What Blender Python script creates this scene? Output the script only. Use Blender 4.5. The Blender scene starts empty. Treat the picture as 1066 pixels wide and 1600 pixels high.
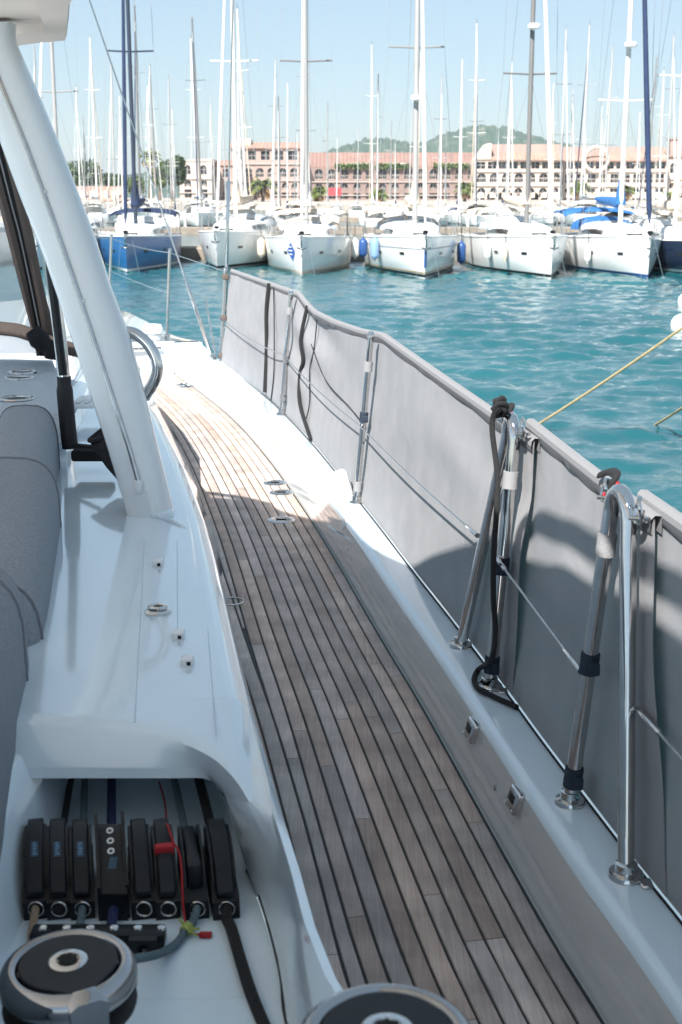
import bpy, bmesh, math, random
import numpy as np
from mathutils import Vector, Matrix

random.seed(7)
rng = np.random.default_rng(7)
scene = bpy.context.scene
col = scene.collection

# ------------------------------------------------------------------ camera, sky, sun, exposure
EYE = 3.10            # metres above the water
PITCH = math.radians(14.04)
cam_d = bpy.data.cameras.new("camera")
cam_d.sensor_fit = 'VERTICAL'
cam_d.sensor_height = 36.0
cam_d.lens = 45.0
cam_d.clip_start = 0.05
cam_d.clip_end = 9000.0
cam_d.dof.use_dof = True
cam_d.dof.focus_distance = 4.0
cam_d.dof.aperture_fstop = 9.0
cam = bpy.data.objects.new("camera", cam_d)
cam.location = (0, 0, EYE)
cam.rotation_euler = (math.radians(90) - PITCH, 0, 0)
col.objects.link(cam)
scene.camera = cam

SX, SY = 0.409, 0.89                       # shadow shift per metre of drop
SUN_EL = math.atan2(1.0, math.hypot(SX, SY))
SUN_AZ = math.atan2(-SX, -SY)
world = bpy.data.worlds.new("World")
scene.world = world
world.use_nodes = True
wn = world.node_tree
bg = wn.nodes["Background"]
sky = wn.nodes.new("ShaderNodeTexSky")
sky.sky_type = 'NISHITA'
sky.sun_disc = False
sky.sun_elevation = SUN_EL
sky.sun_rotation = SUN_AZ
sky.air_density = 1.0
sky.dust_density = 0.0
sky.ozone_density = 2.6
milk = wn.nodes.new("ShaderNodeMixRGB")      # thin even summer haze over the whole sky
milk.inputs[0].default_value = 0.55
milk.inputs[2].default_value = (4.4, 5.6, 6.4, 1)
wn.links.new(sky.outputs[0], milk.inputs[1]); wn.links.new(milk.outputs[0], bg.inputs[0])
bg.inputs[1].default_value = 0.057
sun_d = bpy.data.lights.new("sun", 'SUN')
sun_d.energy = 4.8
sun_d.angle = math.radians(0.53)
sun_d.color = (1.0, 0.965, 0.91)
sun = bpy.data.objects.new("sun", sun_d)
sun.rotation_euler = Vector((SX, SY, -1.0)).to_track_quat('-Z', 'Y').to_euler()
sun.location = (-20, -40, 60)
col.objects.link(sun)
scene.view_settings.view_transform = 'Standard'
scene.view_settings.look = 'None'
scene.view_settings.exposure = 1.27
scene.view_settings.gamma = 1.0
scene.view_settings.use_curve_mapping = False
try:
    scene.cycles.use_denoising = True
    scene.cycles.max_bounces = 8
    scene.cycles.transparent_max_bounces = 12
except Exception:
    pass

# ------------------------------------------------------------------ helpers
F = 2000.0
def ray(px, py):
    u = (px - 533) / F; v = (800 - py) / F
    return Vector((u, math.cos(PITCH) + v * math.sin(PITCH), -math.sin(PITCH) + v * math.cos(PITCH)))
def at_z(px, py, z):          # survey: sight line meets height z
    r = ray(px, py); t = (z - EYE) / r.z
    return Vector((0, 0, EYE)) + r * t
def at_y(px, py, y):          # survey: sight line meets distance y
    r = ray(px, py)
    return Vector((0, 0, EYE)) + r * (y / r.y)
def e(x, y, zr):              # zr is measured from eye level
    return Vector((x, y, EYE + zr))

ORG = {}
def org(o): return ORG.get(o.name, Vector((0, 0, 0)))

class MB:
    def __init__(self): self.v = []; self.f = []; self.sm = []
    def add(self, vs, fs, smooth=False):
        n = len(self.v)
        self.v += [tuple(p) for p in vs]
        self.f += [tuple(i + n for i in q) for q in fs]
        self.sm += [smooth] * len(fs)
        return self
    def box(self, lo, hi, M=None):
        x0, y0, z0 = lo; x1, y1, z1 = hi
        vs = [Vector(p) for p in ((x0,y0,z0),(x1,y0,z0),(x1,y1,z0),(x0,y1,z0),(x0,y0,z1),(x1,y0,z1),(x1,y1,z1),(x0,y1,z1))]
        if M: vs = [M @ p for p in vs]
        return self.add(vs, [(0,3,2,1),(4,5,6,7),(0,1,5,4),(1,2,6,5),(2,3,7,6),(3,0,4,7)])
    def rbox(self, lo, hi, r, seg=2, M=None):
        bm = bmesh.new()
        bmesh.ops.create_cube(bm, size=1.0)
        c = [(a + b) / 2 for a, b in zip(lo, hi)]; s = [b - a for a, b in zip(lo, hi)]
        for v in bm.verts: v.co = Vector((c[0] + v.co.x * s[0], c[1] + v.co.y * s[1], c[2] + v.co.z * s[2]))
        bmesh.ops.bevel(bm, geom=bm.edges[:], offset=min(r, min(s) * .49), segments=seg, affect='EDGES', profile=.5)
        bm.verts.index_update()
        vs = [(M @ v.co if M else v.co.copy()) for v in bm.verts]
        fs = [tuple(v.index for v in f.verts) for f in bm.faces]
        bm.free()
        return self.add(vs, fs, True)
    def tube(self, pts, r, n=10, cap=True, flat=1.0):
        pts = [Vector(p) for p in pts]
        rs = r if isinstance(r, (list, tuple)) else [r] * len(pts)
        t0 = (pts[1] - pts[0]).normalized()
        u = t0.orthogonal().normalized()
        vs = []
        for i, p in enumerate(pts):
            a = pts[max(i - 1, 0)]; b = pts[min(i + 1, len(pts) - 1)]
            t = (b - a)
            if t.length < 1e-9: t = t0
            t.normalize()
            u = u - t * u.dot(t)
            if u.length < 1e-6: u = t.orthogonal()
            u.normalize(); w = t.cross(u)
            for k in range(n):
                an = 2 * math.pi * k / n
                vs.append(p + (u * math.cos(an) + w * math.sin(an) * flat) * rs[i])
        fs = []
        for i in range(len(pts) - 1):
            for k in range(n):
                k2 = (k + 1) % n
                fs.append((i*n+k, i*n+k2, (i+1)*n+k2, (i+1)*n+k))
        self.add(vs, fs, True)
        if cap:
            self.add(vs[:n], [tuple(range(n))[::-1]])
            self.add(vs[-n:], [tuple(range(n))])
        return self
    def lathe(self, prof, c, axis=Vector((0, 0, 1)), n=24, smooth=True):
        # prof: (radius, height) along axis from c
        axis = Vector(axis).normalized(); u = axis.orthogonal().normalized(); w = axis.cross(u)
        c = Vector(c); vs = []
        for (r, h) in prof:
            for k in range(n):
                an = 2 * math.pi * k / n
                vs.append(c + axis * h + (u * math.cos(an) + w * math.sin(an)) * r)
        fs = []
        for i in range(len(prof) - 1):
            for k in range(n):
                k2 = (k + 1) % n
                fs.append((i*n+k, i*n+k2, (i+1)*n+k2, (i+1)*n+k))
        self.add(vs, fs, smooth)
        if prof[0][0] > 1e-5: self.add(vs[:n], [tuple(range(n))[::-1]])
        if prof[-1][0] > 1e-5: self.add(vs[-n:], [tuple(range(n))])
        return self
    def grid(self, rows, smooth=True, close=False):
        m = len(rows[0]); vs = [p for r in rows for p in r]; fs = []
        for i in range(len(rows) - 1):
            for k in range(m if close else m - 1):
                k2 = (k + 1) % m
                fs.append((i*m+k, i*m+k2, (i+1)*m+k2, (i+1)*m+k))
        return self.add(vs, fs, smooth)
    def prism(self, poly, d, smooth=False):       # closed polygon (3D points) pushed along d
        n = len(poly); poly = [Vector(p) for p in poly]; d = Vector(d)
        vs = poly + [p + d for p in poly]
        fs = [tuple(range(n))[::-1], tuple(range(n, 2*n))] + [(i, (i+1) % n, (i+1) % n + n, i + n) for i in range(n)]
        return self.add(vs, fs, smooth)
    def poly(self, pts): return self.add(pts, [tuple(range(len(pts)))])
    def build(self, name, mat, parent=None, o=None, angle=40, solid=None, fix=True):
        O = org(parent) if parent else (Vector(o) if o is not None else Vector((0, 0, 0)))
        me = bpy.data.meshes.new(name)
        me.from_pydata([(p[0]-O.x, p[1]-O.y, p[2]-O.z) for p in self.v], [], self.f)
        if fix:
            bm = bmesh.new(); bm.from_mesh(me)
            bmesh.ops.remove_doubles(bm, verts=bm.verts[:], dist=1e-5)
            bmesh.ops.recalc_face_normals(bm, faces=bm.faces[:])
            bm.to_mesh(me); bm.free()
        me.polygons.foreach_set('use_smooth', [True] * len(me.polygons))
        try: me.set_sharp_from_angle(angle=math.radians(angle))
        except Exception: pass
        me.update()
        ob = bpy.data.objects.new(name, me)
        col.objects.link(ob)
        if mat: me.materials.append(mat)
        if parent: ob.parent = parent
        else: ob.location = O
        ORG[ob.name] = O.copy()
        if solid:
            md = ob.modifiers.new("thick", 'SOLIDIFY'); md.thickness = solid; md.offset = 0
        return ob

def smooth(pts, n=6):
    pts = [Vector(p) for p in pts]; out = []
    for i in range(len(pts) - 1):
        p0 = pts[max(i-1, 0)]; p1 = pts[i]; p2 = pts[i+1]; p3 = pts[min(i+2, len(pts)-1)]
        for k in range(n):
            t = k / n
            out.append(.5*((2*p1)+(p2-p0)*t+(2*p0-5*p1+4*p2-p3)*t*t+(3*p1-p0-3*p2+p3)*t**3))
    out.append(pts[-1]); return out
def lerp_tab(tab, t):
    for (a, va), (b, vb) in zip(tab, tab[1:]):
        if t <= b:
            k = (t - a) / (b - a) if b > a else 0
            if t < a: k = 0
            return va + (vb - va) * k
    return tab[-1][1]

def thing(name, loc, label, cat, group=None):
    ob = bpy.data.objects.new(name, None); col.objects.link(ob)
    ob.empty_display_size = .1
    ob.location = loc; ORG[ob.name] = Vector(loc)
    return tag(ob, label, cat, group)
def tag(ob, label=None, cat=None, group=None, kind=None):
    if label: ob['label'] = label
    if cat: ob['category'] = cat
    if group: ob['group'] = group
    if kind: ob['kind'] = kind
    return ob
def copy_tree(o, parent=None):
    c = o.copy(); col.objects.link(c); c.parent = parent
    for ch in list(KIDS.get(o.name, [])): copy_tree(ch, c)
    return c
KIDS = {}
def index_kids():
    KIDS.clear()
    for o in bpy.data.objects:
        if o.parent: KIDS.setdefault(o.parent.name, []).append(o)

# ------------------------------------------------------------------ materials
M = {}
def mat(name, color, rough=.5, metal=0., noise=None, bump=None, coat=0., spec=.5, rnd=None, coords='Object', trans=0.):
    """noise=(scale, amount[, stretch]) varies the colour, bump=(scale, strength), rnd=amount of per-object value change"""
    m = bpy.data.materials.new(name); m.use_nodes = True
    nt = m.node_tree; b = nt.nodes["Principled BSDF"]
    b.inputs['Base Color'].default_value = (*color, 1)
    b.inputs['Roughness'].default_value = rough
    b.inputs['Metallic'].default_value = metal
    b.inputs['Specular IOR Level'].default_value = spec
    if coat:
        b.inputs['Coat Weight'].default_value = coat; b.inputs['Coat Roughness'].default_value = .04
    if trans: b.inputs['Transmission Weight'].default_value = trans
    tc = nt.nodes.new("ShaderNodeTexCoord")
    src = None
    if noise:
        mp = nt.nodes.new("ShaderNodeMapping")
        st = noise[2] if len(noise) > 2 else (1, 1, 1)
        mp.inputs['Scale'].default_value = st
        nt.links.new(tc.outputs[coords], mp.inputs[0])
        nz = nt.nodes.new("ShaderNodeTexNoise"); nz.inputs['Scale'].default_value = noise[0]; nz.inputs['Detail'].default_value = 6
        nt.links.new(mp.outputs[0], nz.inputs['Vector'])
        mr = nt.nodes.new("ShaderNodeMapRange")
        mr.inputs['From Min'].default_value = .3; mr.inputs['From Max'].default_value = .7
        mr.inputs['To Min'].default_value = 1 - noise[1]; mr.inputs['To Max'].default_value = 1 + noise[1]
        nt.links.new(nz.outputs[0], mr.inputs[0]); src = mr.outputs[0]
    if rnd:
        oi = nt.nodes.new("ShaderNodeObjectInfo")
        m2 = nt.nodes.new("ShaderNodeMapRange"); m2.inputs['To Min'].default_value = 1 - rnd; m2.inputs['To Max'].default_value = 1 + rnd
        nt.links.new(oi.outputs['Random'], m2.inputs[0])
        if src:
            mu = nt.nodes.new("ShaderNodeMath"); mu.operation = 'MULTIPLY'
            nt.links.new(src, mu.inputs[0]); nt.links.new(m2.outputs[0], mu.inputs[1]); src = mu.outputs[0]
        else: src = m2.outputs[0]
    if src:
        vm = nt.nodes.new("ShaderNodeVectorMath"); vm.operation = 'SCALE'
        vm.inputs[0].default_value = color
        nt.links.new(src, vm.inputs['Scale']); nt.links.new(vm.outputs[0], b.inputs['Base Color'])
    if bump:
        n2 = nt.nodes.new("ShaderNodeTexNoise"); n2.inputs['Scale'].default_value = bump[0]; n2.inputs['Detail'].default_value = 4
        nt.links.new(tc.outputs[coords], n2.inputs['Vector'])
        bp = nt.nodes.new("ShaderNodeBump"); bp.inputs['Strength'].default_value = bump[1]; bp.inputs['Distance'].default_value = .01
        nt.links.new(n2.outputs[0], bp.inputs['Height']); nt.links.new(bp.outputs[0], b.inputs['Normal'])
    M[name] = m
    return m

mat('gelcoat', (.68, .785, .855), .12, noise=(3, .03), coat=1.0, bump=(4, .006))
mat('gelcoat_gloss', (.50, .51, .50), .10, coat=1.0)
M['gelcoat_gloss'].node_tree.nodes['Principled BSDF'].inputs['Coat IOR'].default_value = 2.1
mat('pillar_white', (.74, .77, .785), .16, noise=(3, .03), coat=.6)
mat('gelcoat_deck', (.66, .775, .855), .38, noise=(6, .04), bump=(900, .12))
mat('nonslip', (.62, .66, .70), .6, noise=(8, .05), bump=(500, .5))
mat('chrome', (.62, .61, .60), .05, 1., noise=(30, .06))
mat('chrome_dark', (.36, .36, .37), .035, 1., noise=(14, .18), bump=(6, .03))  # chrome with dim reflections put into a darkened base colour
mat('steel', (.55, .54, .53), .25, 1., noise=(40, .1))
mat('black_plastic', (.007, .009, .012), .4, spec=.3, noise=(60, .2), bump=(300, .1))
mat('black_rubber', (.015, .015, .017), .7)
mat('caulk', (.012, .012, .013), .6)
mat('cushion', (.33, .36, .395), .92, rnd=.10, noise=(160, .16), bump=(600, .6), spec=.2)
mat('sunpad', (.58, .62, .66), .92, noise=(160, .14), bump=(600, .6), spec=.2)
mat('crease_shade', (.17, .18, .20), .9)  # dark tone for the crease shade between cushions
mat('roof_liner', (.68, .56, .48), .7, noise=(5, .05))
mat('brown_canvas', (.105, .080, .070), .85, noise=(200, .2), bump=(500, .4))
mat('black_cloth', (.012, .012, .014), .9, bump=(400, .5))
mat('navy_strap', (.018, .03, .05), .85, bump=(400, .5))
mat('white_strap', (.27, .27, .28), .85, bump=(400, .5))
mat('rope_black', (.014, .014, .016), .85, noise=(250, .4), bump=(350, .8))
mat('rope_navy', (.02, .03, .11), .85, noise=(300, .6), bump=(350, .8))
mat('rope_tan', (.42, .30, .20), .9, noise=(250, .3), bump=(350, .8))
mat('rope_grey', (.13, .19, .22), .9, noise=(250, .35), bump=(350, .8))
mat('rope_yellow', (.42, .33, .17), .85, noise=(60, .3), bump=(200, .6))
mat('rope_green', (.30, .36, .10), .85, noise=(250, .3))
mat('red_cord', (.34, .008, .016), .7)
mat('label_blue', (.02, .06, .11), .5)
mat('print_pale', (.16, .30, .42), .6)
mat('white_plastic', (.78, .78, .78), .35)
mat('groove', (.54, .64, .71), .4)
mat('black_hole', (.004, .004, .004), .9)
mat('white_hull', (.80, .80, .79), .22, noise=(.7, .03), coat=.4)
mat('blue_hull', (.018, .120, .31), .3, noise=(.8, .10), coat=.2)
mat('navy_hull', (.012, .025, .055), .25, coat=.5)
mat('boat_deck', (.74, .74, .72), .5, noise=(1.5, .06))
mat('dark_glass', (.02, .025, .03), .08, coat=.3)
mat('vinyl_far', (.40, .43, .46), .12, noise=(1.2, .25))
mat('mast_alu', (.30, .295, .29), .45, .1, noise=(.6, .08), rnd=.55)
mat('mast_white', (.60, .59, .57), .4, noise=(.6, .05))
mat('mast_dark', (.025, .035, .06), .4)
mat('rigging', (.33, .35, .37), .4, .6)
mat('cover_beige', (.60, .50, .40), .85, noise=(2, .1), rnd=.1)
mat('cover_blue', (.02, .12, .32), .85, noise=(3, .15))
mat('cover_navy', (.010, .024, .07), .85, noise=(3, .15))
mat('cover_white', (.74, .73, .71), .85, noise=(3, .05))
mat('cover_grey', (.33, .35, .37), .85, noise=(3, .08))
mat('fender_blue', (.02, .07, .22), .4)
mat('fender_pale', (.20, .33, .52), .4)
mat('fender_white', (.72, .71, .68), .45)
mat('boot_black', (.012, .013, .015), .4)
mat('boot_blue', (.02, .08, .26), .4)
mat('boot_gold', (.35, .24, .10), .4)
mat('buoy_white', (.8, .8, .78), .45, noise=(6, .05))
mat('cover_red', (.40, .03, .05), .8)
mat('wall_pink', (.38, .275, .24), .9, noise=(.25, .08), coords='Object', bump=(2, .2))
mat('wall_brown', (.245, .175, .155), .9, noise=(.2, .10), bump=(2, .2))
mat('wall_cream', (.56, .47, .40), .9, noise=(.2, .06), bump=(2, .2))
mat('roof_tile', (.37, .235, .185), .9, noise=(.5, .15, (1, .2, 1)), bump=(3, .5))
mat('roof_dark', (.25, .155, .13), .9, noise=(.5, .12), bump=(3, .5))
mat('window_dark', (.018, .024, .032), .25, noise=(.7, .5), rnd=.4)
mat('balcony_white', (.42, .36, .32), .8)
mat('leaf_dark', (.040, .075, .022), .6, noise=(.6, .35))
mat('leaf_mid', (.085, .125, .030), .6, noise=(.6, .35))
mat('palm_leaf', (.115, .145, .030), .55, noise=(.5, .3))
mat('palm_dead', (.30, .17, .06), .8, noise=(.5, .3))
mat('bark', (.16, .11, .08), .9, noise=(3, .3))
mat('quay_stone', (.36, .32, .28), .9, noise=(.4, .15), bump=(3, .4))
mat('pontoon', (.25, .21, .17), .85, noise=(1.5, .2))
mat('sign_red', (.42, .05, .06), .6)
mat('emblem_blue', (.03, .10, .38), .5)

def teak():
    m = bpy.data.materials.new('teak'); m.use_nodes = True; nt = m.node_tree; b = nt.nodes["Principled BSDF"]
    N = nt.nodes.new; L = nt.links.new
    tc = N("ShaderNodeTexCoord"); oi = N("ShaderNodeObjectInfo")
    ad = N("ShaderNodeVectorMath"); ad.operation = 'ADD'
    sc = N("ShaderNodeVectorMath"); sc.operation = 'SCALE'; sc.inputs[0].default_value = (7.1, 3.3, 5.7); L(oi.outputs['Random'], sc.inputs['Scale'])
    rot = N("ShaderNodeMapping"); rot.inputs['Rotation'].default_value = (0, 0, math.radians(-10)); rot.inputs['Scale'].default_value = (240, 5, 60)
    L(tc.outputs['Object'], ad.inputs[0]); L(sc.outputs[0], ad.inputs[1]); L(ad.outputs[0], rot.inputs[0])
    g = N("ShaderNodeTexNoise"); g.inputs['Scale'].default_value = 1.0; g.inputs['Detail'].default_value = 6; g.inputs['Roughness'].default_value = .65
    L(rot.outputs[0], g.inputs['Vector'])
    r1 = N("ShaderNodeValToRGB"); L(g.outputs[0], r1.inputs[0])
    r1.color_ramp.elements[0].position = .22; r1.color_ramp.elements[0].color = (.385, .293, .252, 1)
    r1.color_ramp.elements[1].position = .80; r1.color_ramp.elements[1].color = (.63, .515, .455, 1)
    hs = N("ShaderNodeHueSaturation"); L(r1.outputs[0], hs.inputs['Color'])
    mv = N("ShaderNodeMapRange"); mv.inputs['To Min'].default_value = .76; mv.inputs['To Max'].default_value = 1.22; L(oi.outputs['Random'], mv.inputs[0]); L(mv.outputs[0], hs.inputs['Value'])
    fr = N("ShaderNodeMath"); fr.operation = 'MULTIPLY'; fr.inputs[1].default_value = 17.3; L(oi.outputs['Random'], fr.inputs[0])
    fr2 = N("ShaderNodeMath"); fr2.operation = 'FRACT'; L(fr.outputs[0], fr2.inputs[0])
    ms = N("ShaderNodeMapRange"); ms.inputs['To Min'].default_value = .55; ms.inputs['To Max'].default_value = 1.25; L(fr2.outputs[0], ms.inputs[0]); L(ms.outputs[0], hs.inputs['Saturation'])
    # wear blotches
    bl = N("ShaderNodeTexNoise"); bl.inputs['Scale'].default_value = 7; bl.inputs['Detail'].default_value = 5; L(tc.outputs['Object'], bl.inputs['Vector'])
    mb = N("ShaderNodeMapRange"); mb.inputs['From Min'].default_value = .35; mb.inputs['From Max'].default_value = .7; mb.inputs['To Min'].default_value = .76; mb.inputs['To Max'].default_value = 1.14; L(bl.outputs[0], mb.inputs[0])
    vm = N("ShaderNodeVectorMath"); vm.operation = 'SCALE'; L(hs.outputs[0], vm.inputs[0]); L(mb.outputs[0], vm.inputs['Scale'])
    L(vm.outputs[0], b.inputs['Base Color'])
    b.inputs['Roughness'].default_value = .62; b.inputs['Specular IOR Level'].default_value = .35
    bp = N("ShaderNodeBump"); bp.inputs['Strength'].default_value = .35; bp.inputs['Distance'].default_value = .002; L(g.outputs[0], bp.inputs['Height']); L(bp.outputs[0], b.inputs['Normal'])
    M['teak'] = m
teak()

def cloth_mat():
    m = bpy.data.materials.new('weather_cloth'); m.use_nodes = True; nt = m.node_tree
    b = nt.nodes["Principled BSDF"]; out = nt.nodes["Material Output"]; N = nt.nodes.new; L = nt.links.new
    tc = N("ShaderNodeTexCoord")
    nz = N("ShaderNodeTexNoise"); nz.inputs['Scale'].default_value = 7; nz.inputs['Detail'].default_value = 5; L(tc.outputs['Object'], nz.inputs['Vector'])
    cr = N("ShaderNodeValToRGB"); L(nz.outputs[0], cr.inputs[0])
    cr.color_ramp.elements[0].position = .3; cr.color_ramp.elements[0].color = (.265, .265, .275, 1)
    cr.color_ramp.elements[1].position = .75; cr.color_ramp.elements[1].color = (.31, .305, .315, 1)
    L(cr.outputs[0], b.inputs['Base Color']); b.inputs['Roughness'].default_value = .85; b.inputs['Specular IOR Level'].default_value = .2
    wv = N("ShaderNodeTexNoise"); wv.inputs['Scale'].default_value = 700; L(tc.outputs['Object'], wv.inputs['Vector'])
    bp = N("ShaderNodeBump"); bp.inputs['Strength'].default_value = .35; bp.inputs['Distance'].default_value = .003; L(wv.outputs[0], bp.inputs['Height'])
    w2 = N("ShaderNodeTexNoise"); w2.inputs['Scale'].default_value = 4.5; w2.inputs['Detail'].default_value = 5; w2.inputs['Distortion'].default_value = 1.2; L(tc.outputs['Object'], w2.inputs['Vector'])
    bp2 = N("ShaderNodeBump"); bp2.inputs['Strength'].default_value = .16; bp2.inputs['Distance'].default_value = .03; L(w2.outputs[0], bp2.inputs['Height']); L(bp.outputs[0], bp2.inputs['Normal']); L(bp2.outputs[0], b.inputs['Normal'])
    tp = N("ShaderNodeBsdfTransparent"); tp.inputs[0].default_value = (.8, .9, .95, 1)
    mx = N("ShaderNodeMixShader"); mx.inputs[0].default_value = .06
    L(b.outputs[0], mx.inputs[1]); L(tp.outputs[0], mx.inputs[2]); L(mx.outputs[0], out.inputs['Surface'])
    M['weather_cloth'] = m
cloth_mat()
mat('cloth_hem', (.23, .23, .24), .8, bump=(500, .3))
mat('cloth_hem_dark', (.12, .125, .135), .85, bump=(500, .3))  # dark tone for the hem's shade strip, also used on straps

def vinyl():
    m = bpy.data.materials.new('clear_vinyl'); m.use_nodes = True; nt = m.node_tree
    b = nt.nodes["Principled BSDF"]; out = nt.nodes["Material Output"]; N = nt.nodes.new; L = nt.links.new
    b.inputs['Base Color'].default_value = (.8, .8, .8, 1); b.inputs['Roughness'].default_value = .2
    tp = N("ShaderNodeBsdfTransparent"); tp.inputs[0].default_value = (.92, .93, .94, 1)
    mx = N("ShaderNodeMixShader"); mx.inputs[0].default_value = .55
    L(b.outputs[0], mx.inputs[1]); L(tp.outputs[0], mx.inputs[2]); L(mx.outputs[0], out.inputs['Surface'])
    M['clear_vinyl'] = m
vinyl()

def water_mat():
    m = bpy.data.materials.new('water'); m.use_nodes = True; nt = m.node_tree
    b = nt.nodes["Principled BSDF"]; N = nt.nodes.new; L = nt.links.new
    tc = N("ShaderNodeTexCoord")
    big = N("ShaderNodeTexNoise"); big.inputs['Scale'].default_value = .12; big.inputs['Detail'].default_value = 3; L(tc.outputs['Object'], big.inputs['Vector'])
    cr = N("ShaderNodeValToRGB"); L(big.outputs[0], cr.inputs[0])
    cr.color_ramp.elements[0].position = .35; cr.color_ramp.elements[0].color = (.007, .070, .086, 1)
    cr.color_ramp.elements[1].position = .7; cr.color_ramp.elements[1].color = (.011, .096, .112, 1)
    L(cr.outputs[0], b.inputs['Base Color'])
    b.inputs['Roughness'].default_value = .05; b.inputs['IOR'].default_value = 1.36; b.inputs['Specular IOR Level'].default_value = .75
    mp = N("ShaderNodeMapping"); mp.inputs['Scale'].default_value = (1.0, 1.9, 1.0); mp.inputs['Rotation'].default_value = (0, 0, .25); L(tc.outputs['Object'], mp.inputs[0])
    n1 = N("ShaderNodeTexNoise"); n1.inputs['Scale'].default_value = 9; n1.inputs['Detail'].default_value = 4; n1.inputs['Roughness'].default_value = .55; L(mp.outputs[0], n1.inputs['Vector'])
    bp = N("ShaderNodeBump"); bp.inputs['Strength'].default_value = .35; bp.inputs['Distance'].default_value = .03; L(n1.outputs[0], bp.inputs['Height'])
    L(bp.outputs[0], b.inputs['Normal'])
    M['water'] = m
water_mat()

# ------------------------------------------------------------------ water, quay, hills
def build_water():
    ys = [-400, -120, -40, -12, -4, 0, 2]
    y = 3.0
    while y < 80: ys.append(y); y += .05 + y * .0028
    while y < 4200: ys.append(y); y *= 1.25
    us = np.linspace(-1, 1, 430)
    Y = []; X = []
    for yy in ys:
        hw = 9 + .42 * max(yy, 0)
        xs = np.concatenate(([-4000, -600 - hw, -60 - hw], us * hw, [60 + hw, 600 + hw, 4000 + hw]))
        X.append(xs); Y.append(np.full_like(xs, yy))
    X = np.array(X); Y = np.array(Y); Z = np.zeros_like(X)
    for i in range(64):
        lam = .26 * (2.3 / .26) ** rng.random()
        th = rng.normal(math.radians(-105), .62)
        k = 2 * math.pi / lam
        ph = rng.random() * 6.28
        a = .0060 * lam ** .60
        s = np.sin(k * (X * math.cos(th) + Y * math.sin(th)) + ph + .8 * np.sin(.31 * X + .23 * Y + ph))
        Z += a * (s + .28 * np.cos(2 * (k * (X * math.cos(th) + Y * math.sin(th)) + ph)))
    mod = .75 + .35 * np.sin(.21 * X + .13 * Y) * np.sin(.16 * Y - .09 * X + 1)
    fade = np.clip((75 - Y) / 25, 0, 1) * np.clip((Y - 2) / 2, 0, 1)
    core = np.abs(X) < (9 + .42 * np.maximum(Y, 0)) * .999
    Z = Z * mod * fade * core
    nr, nc = X.shape
    idx = np.arange(nr * nc).reshape(nr, nc)
    f = np.stack([idx[:-1, :-1], idx[:-1, 1:], idx[1:, 1:], idx[1:, :-1]], -1).reshape(-1, 4)
    me = bpy.data.meshes.new('sea_water')
    me.from_pydata(np.stack([X, Y, Z], -1).reshape(-1, 3).tolist(), [], f.tolist())
    me.polygons.foreach_set('use_smooth', [True] * len(me.polygons))
    me.materials.append(M['water'])
    ob = bpy.data.objects.new('sea_water', me); col.objects.link(ob)
    tag(ob, kind='structure')
build_water()

tag(MB().rbox((-80, 61.5, -.4), (80, 64.0, .55), .05, 1).build('pontoon', M['pontoon']), kind='structure')
tag(MB().rbox((-80, 99, -.4), (90, 101.0, .5), .05, 1).build('pontoon', M['pontoon']), kind='structure')
tag(MB().rbox((-80, 139, -.4), (90, 141.0, .5), .05, 1).build('pontoon', M['pontoon']), kind='structure')
tag(MB().rbox((-330, 236, -.5), (330, 420, 1.25), .2, 1).build('quay', M['quay_stone']), kind='structure')

def hill_mat():
    m = bpy.data.materials.new('hill'); m.use_nodes = True; nt = m.node_tree; b = nt.nodes["Principled BSDF"]; N = nt.nodes.new; L = nt.links.new
    tc = N("ShaderNodeTexCoord"); nz = N("ShaderNodeTexNoise"); nz.inputs['Scale'].default_value = .035; nz.inputs['Detail'].default_value = 7; nz.inputs['Roughness'].default_value = .7
    L(tc.outputs['Object'], nz.inputs['Vector'])
    cr = N("ShaderNodeValToRGB"); L(nz.outputs[0], cr.inputs[0]); els = cr.color_ramp.elements
    els[0].position = .36; els[0].color = (.040, .080, .060, 1); els[1].position = .57; els[1].color = (.075, .120, .080, 1)
    x = els.new(.68); x.color = (.30, .26, .23, 1)
    L(cr.outputs[0], b.inputs['Base Color']); b.inputs['Roughness'].default_value = .9
    bp = N("ShaderNodeBump"); bp.inputs['Strength'].default_value = 1; bp.inputs['Distance'].default_value = 8; L(nz.outputs[0], bp.inputs['Height']); L(bp.outputs[0], b.inputs['Normal'])
    M['hill'] = m
hill_mat()
def hills():
    # ridge heights surveyed at 1500 m
    R = 1500
    prof = [(-400, 300), (380, 268), (480, 250), (530, 232), (570, 220), (600, 218), (640, 226), (668, 222), (690, 212), (720, 202), (745, 198), (775, 200), (800, 208), (830, 217), (860, 226), (900, 240), (960, 256), (1100, 268), (1500, 285)]
    xs = np.linspace(-400, 1500, 500)
    hp = np.interp(xs, [p[0] for p in prof], [p[1] for p in prof])
    ridge = [at_y(x, h, R) for x, h in zip(xs, hp)]
    rows = []
    nv = 26
    rr = np.random.default_rng(3)
    bumps = rr.normal(0, 1, (nv + 1, len(xs)))
    for i in range(nv + 1):
        t = i / nv
        row = []
        for j, p in enumerate(ridge):
            z = p.z * math.sin(t * math.pi) ** .8 if t < .5 else p.z * math.cos((t - .5) * math.pi) ** .8
            z = max(z, 0) + bumps[i, j] * 1.5 * (1 if 0 < i < nv else 0) - (2 if i in (0, nv) else 0)
            row.append((p.x * (1 + (t - .5) * .02), R + (t - .5) * 700, z))
        rows.append(row)
    tag(MB().grid(rows).build('hills', M['hill'], angle=80), kind='structure')
hills()
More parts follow.
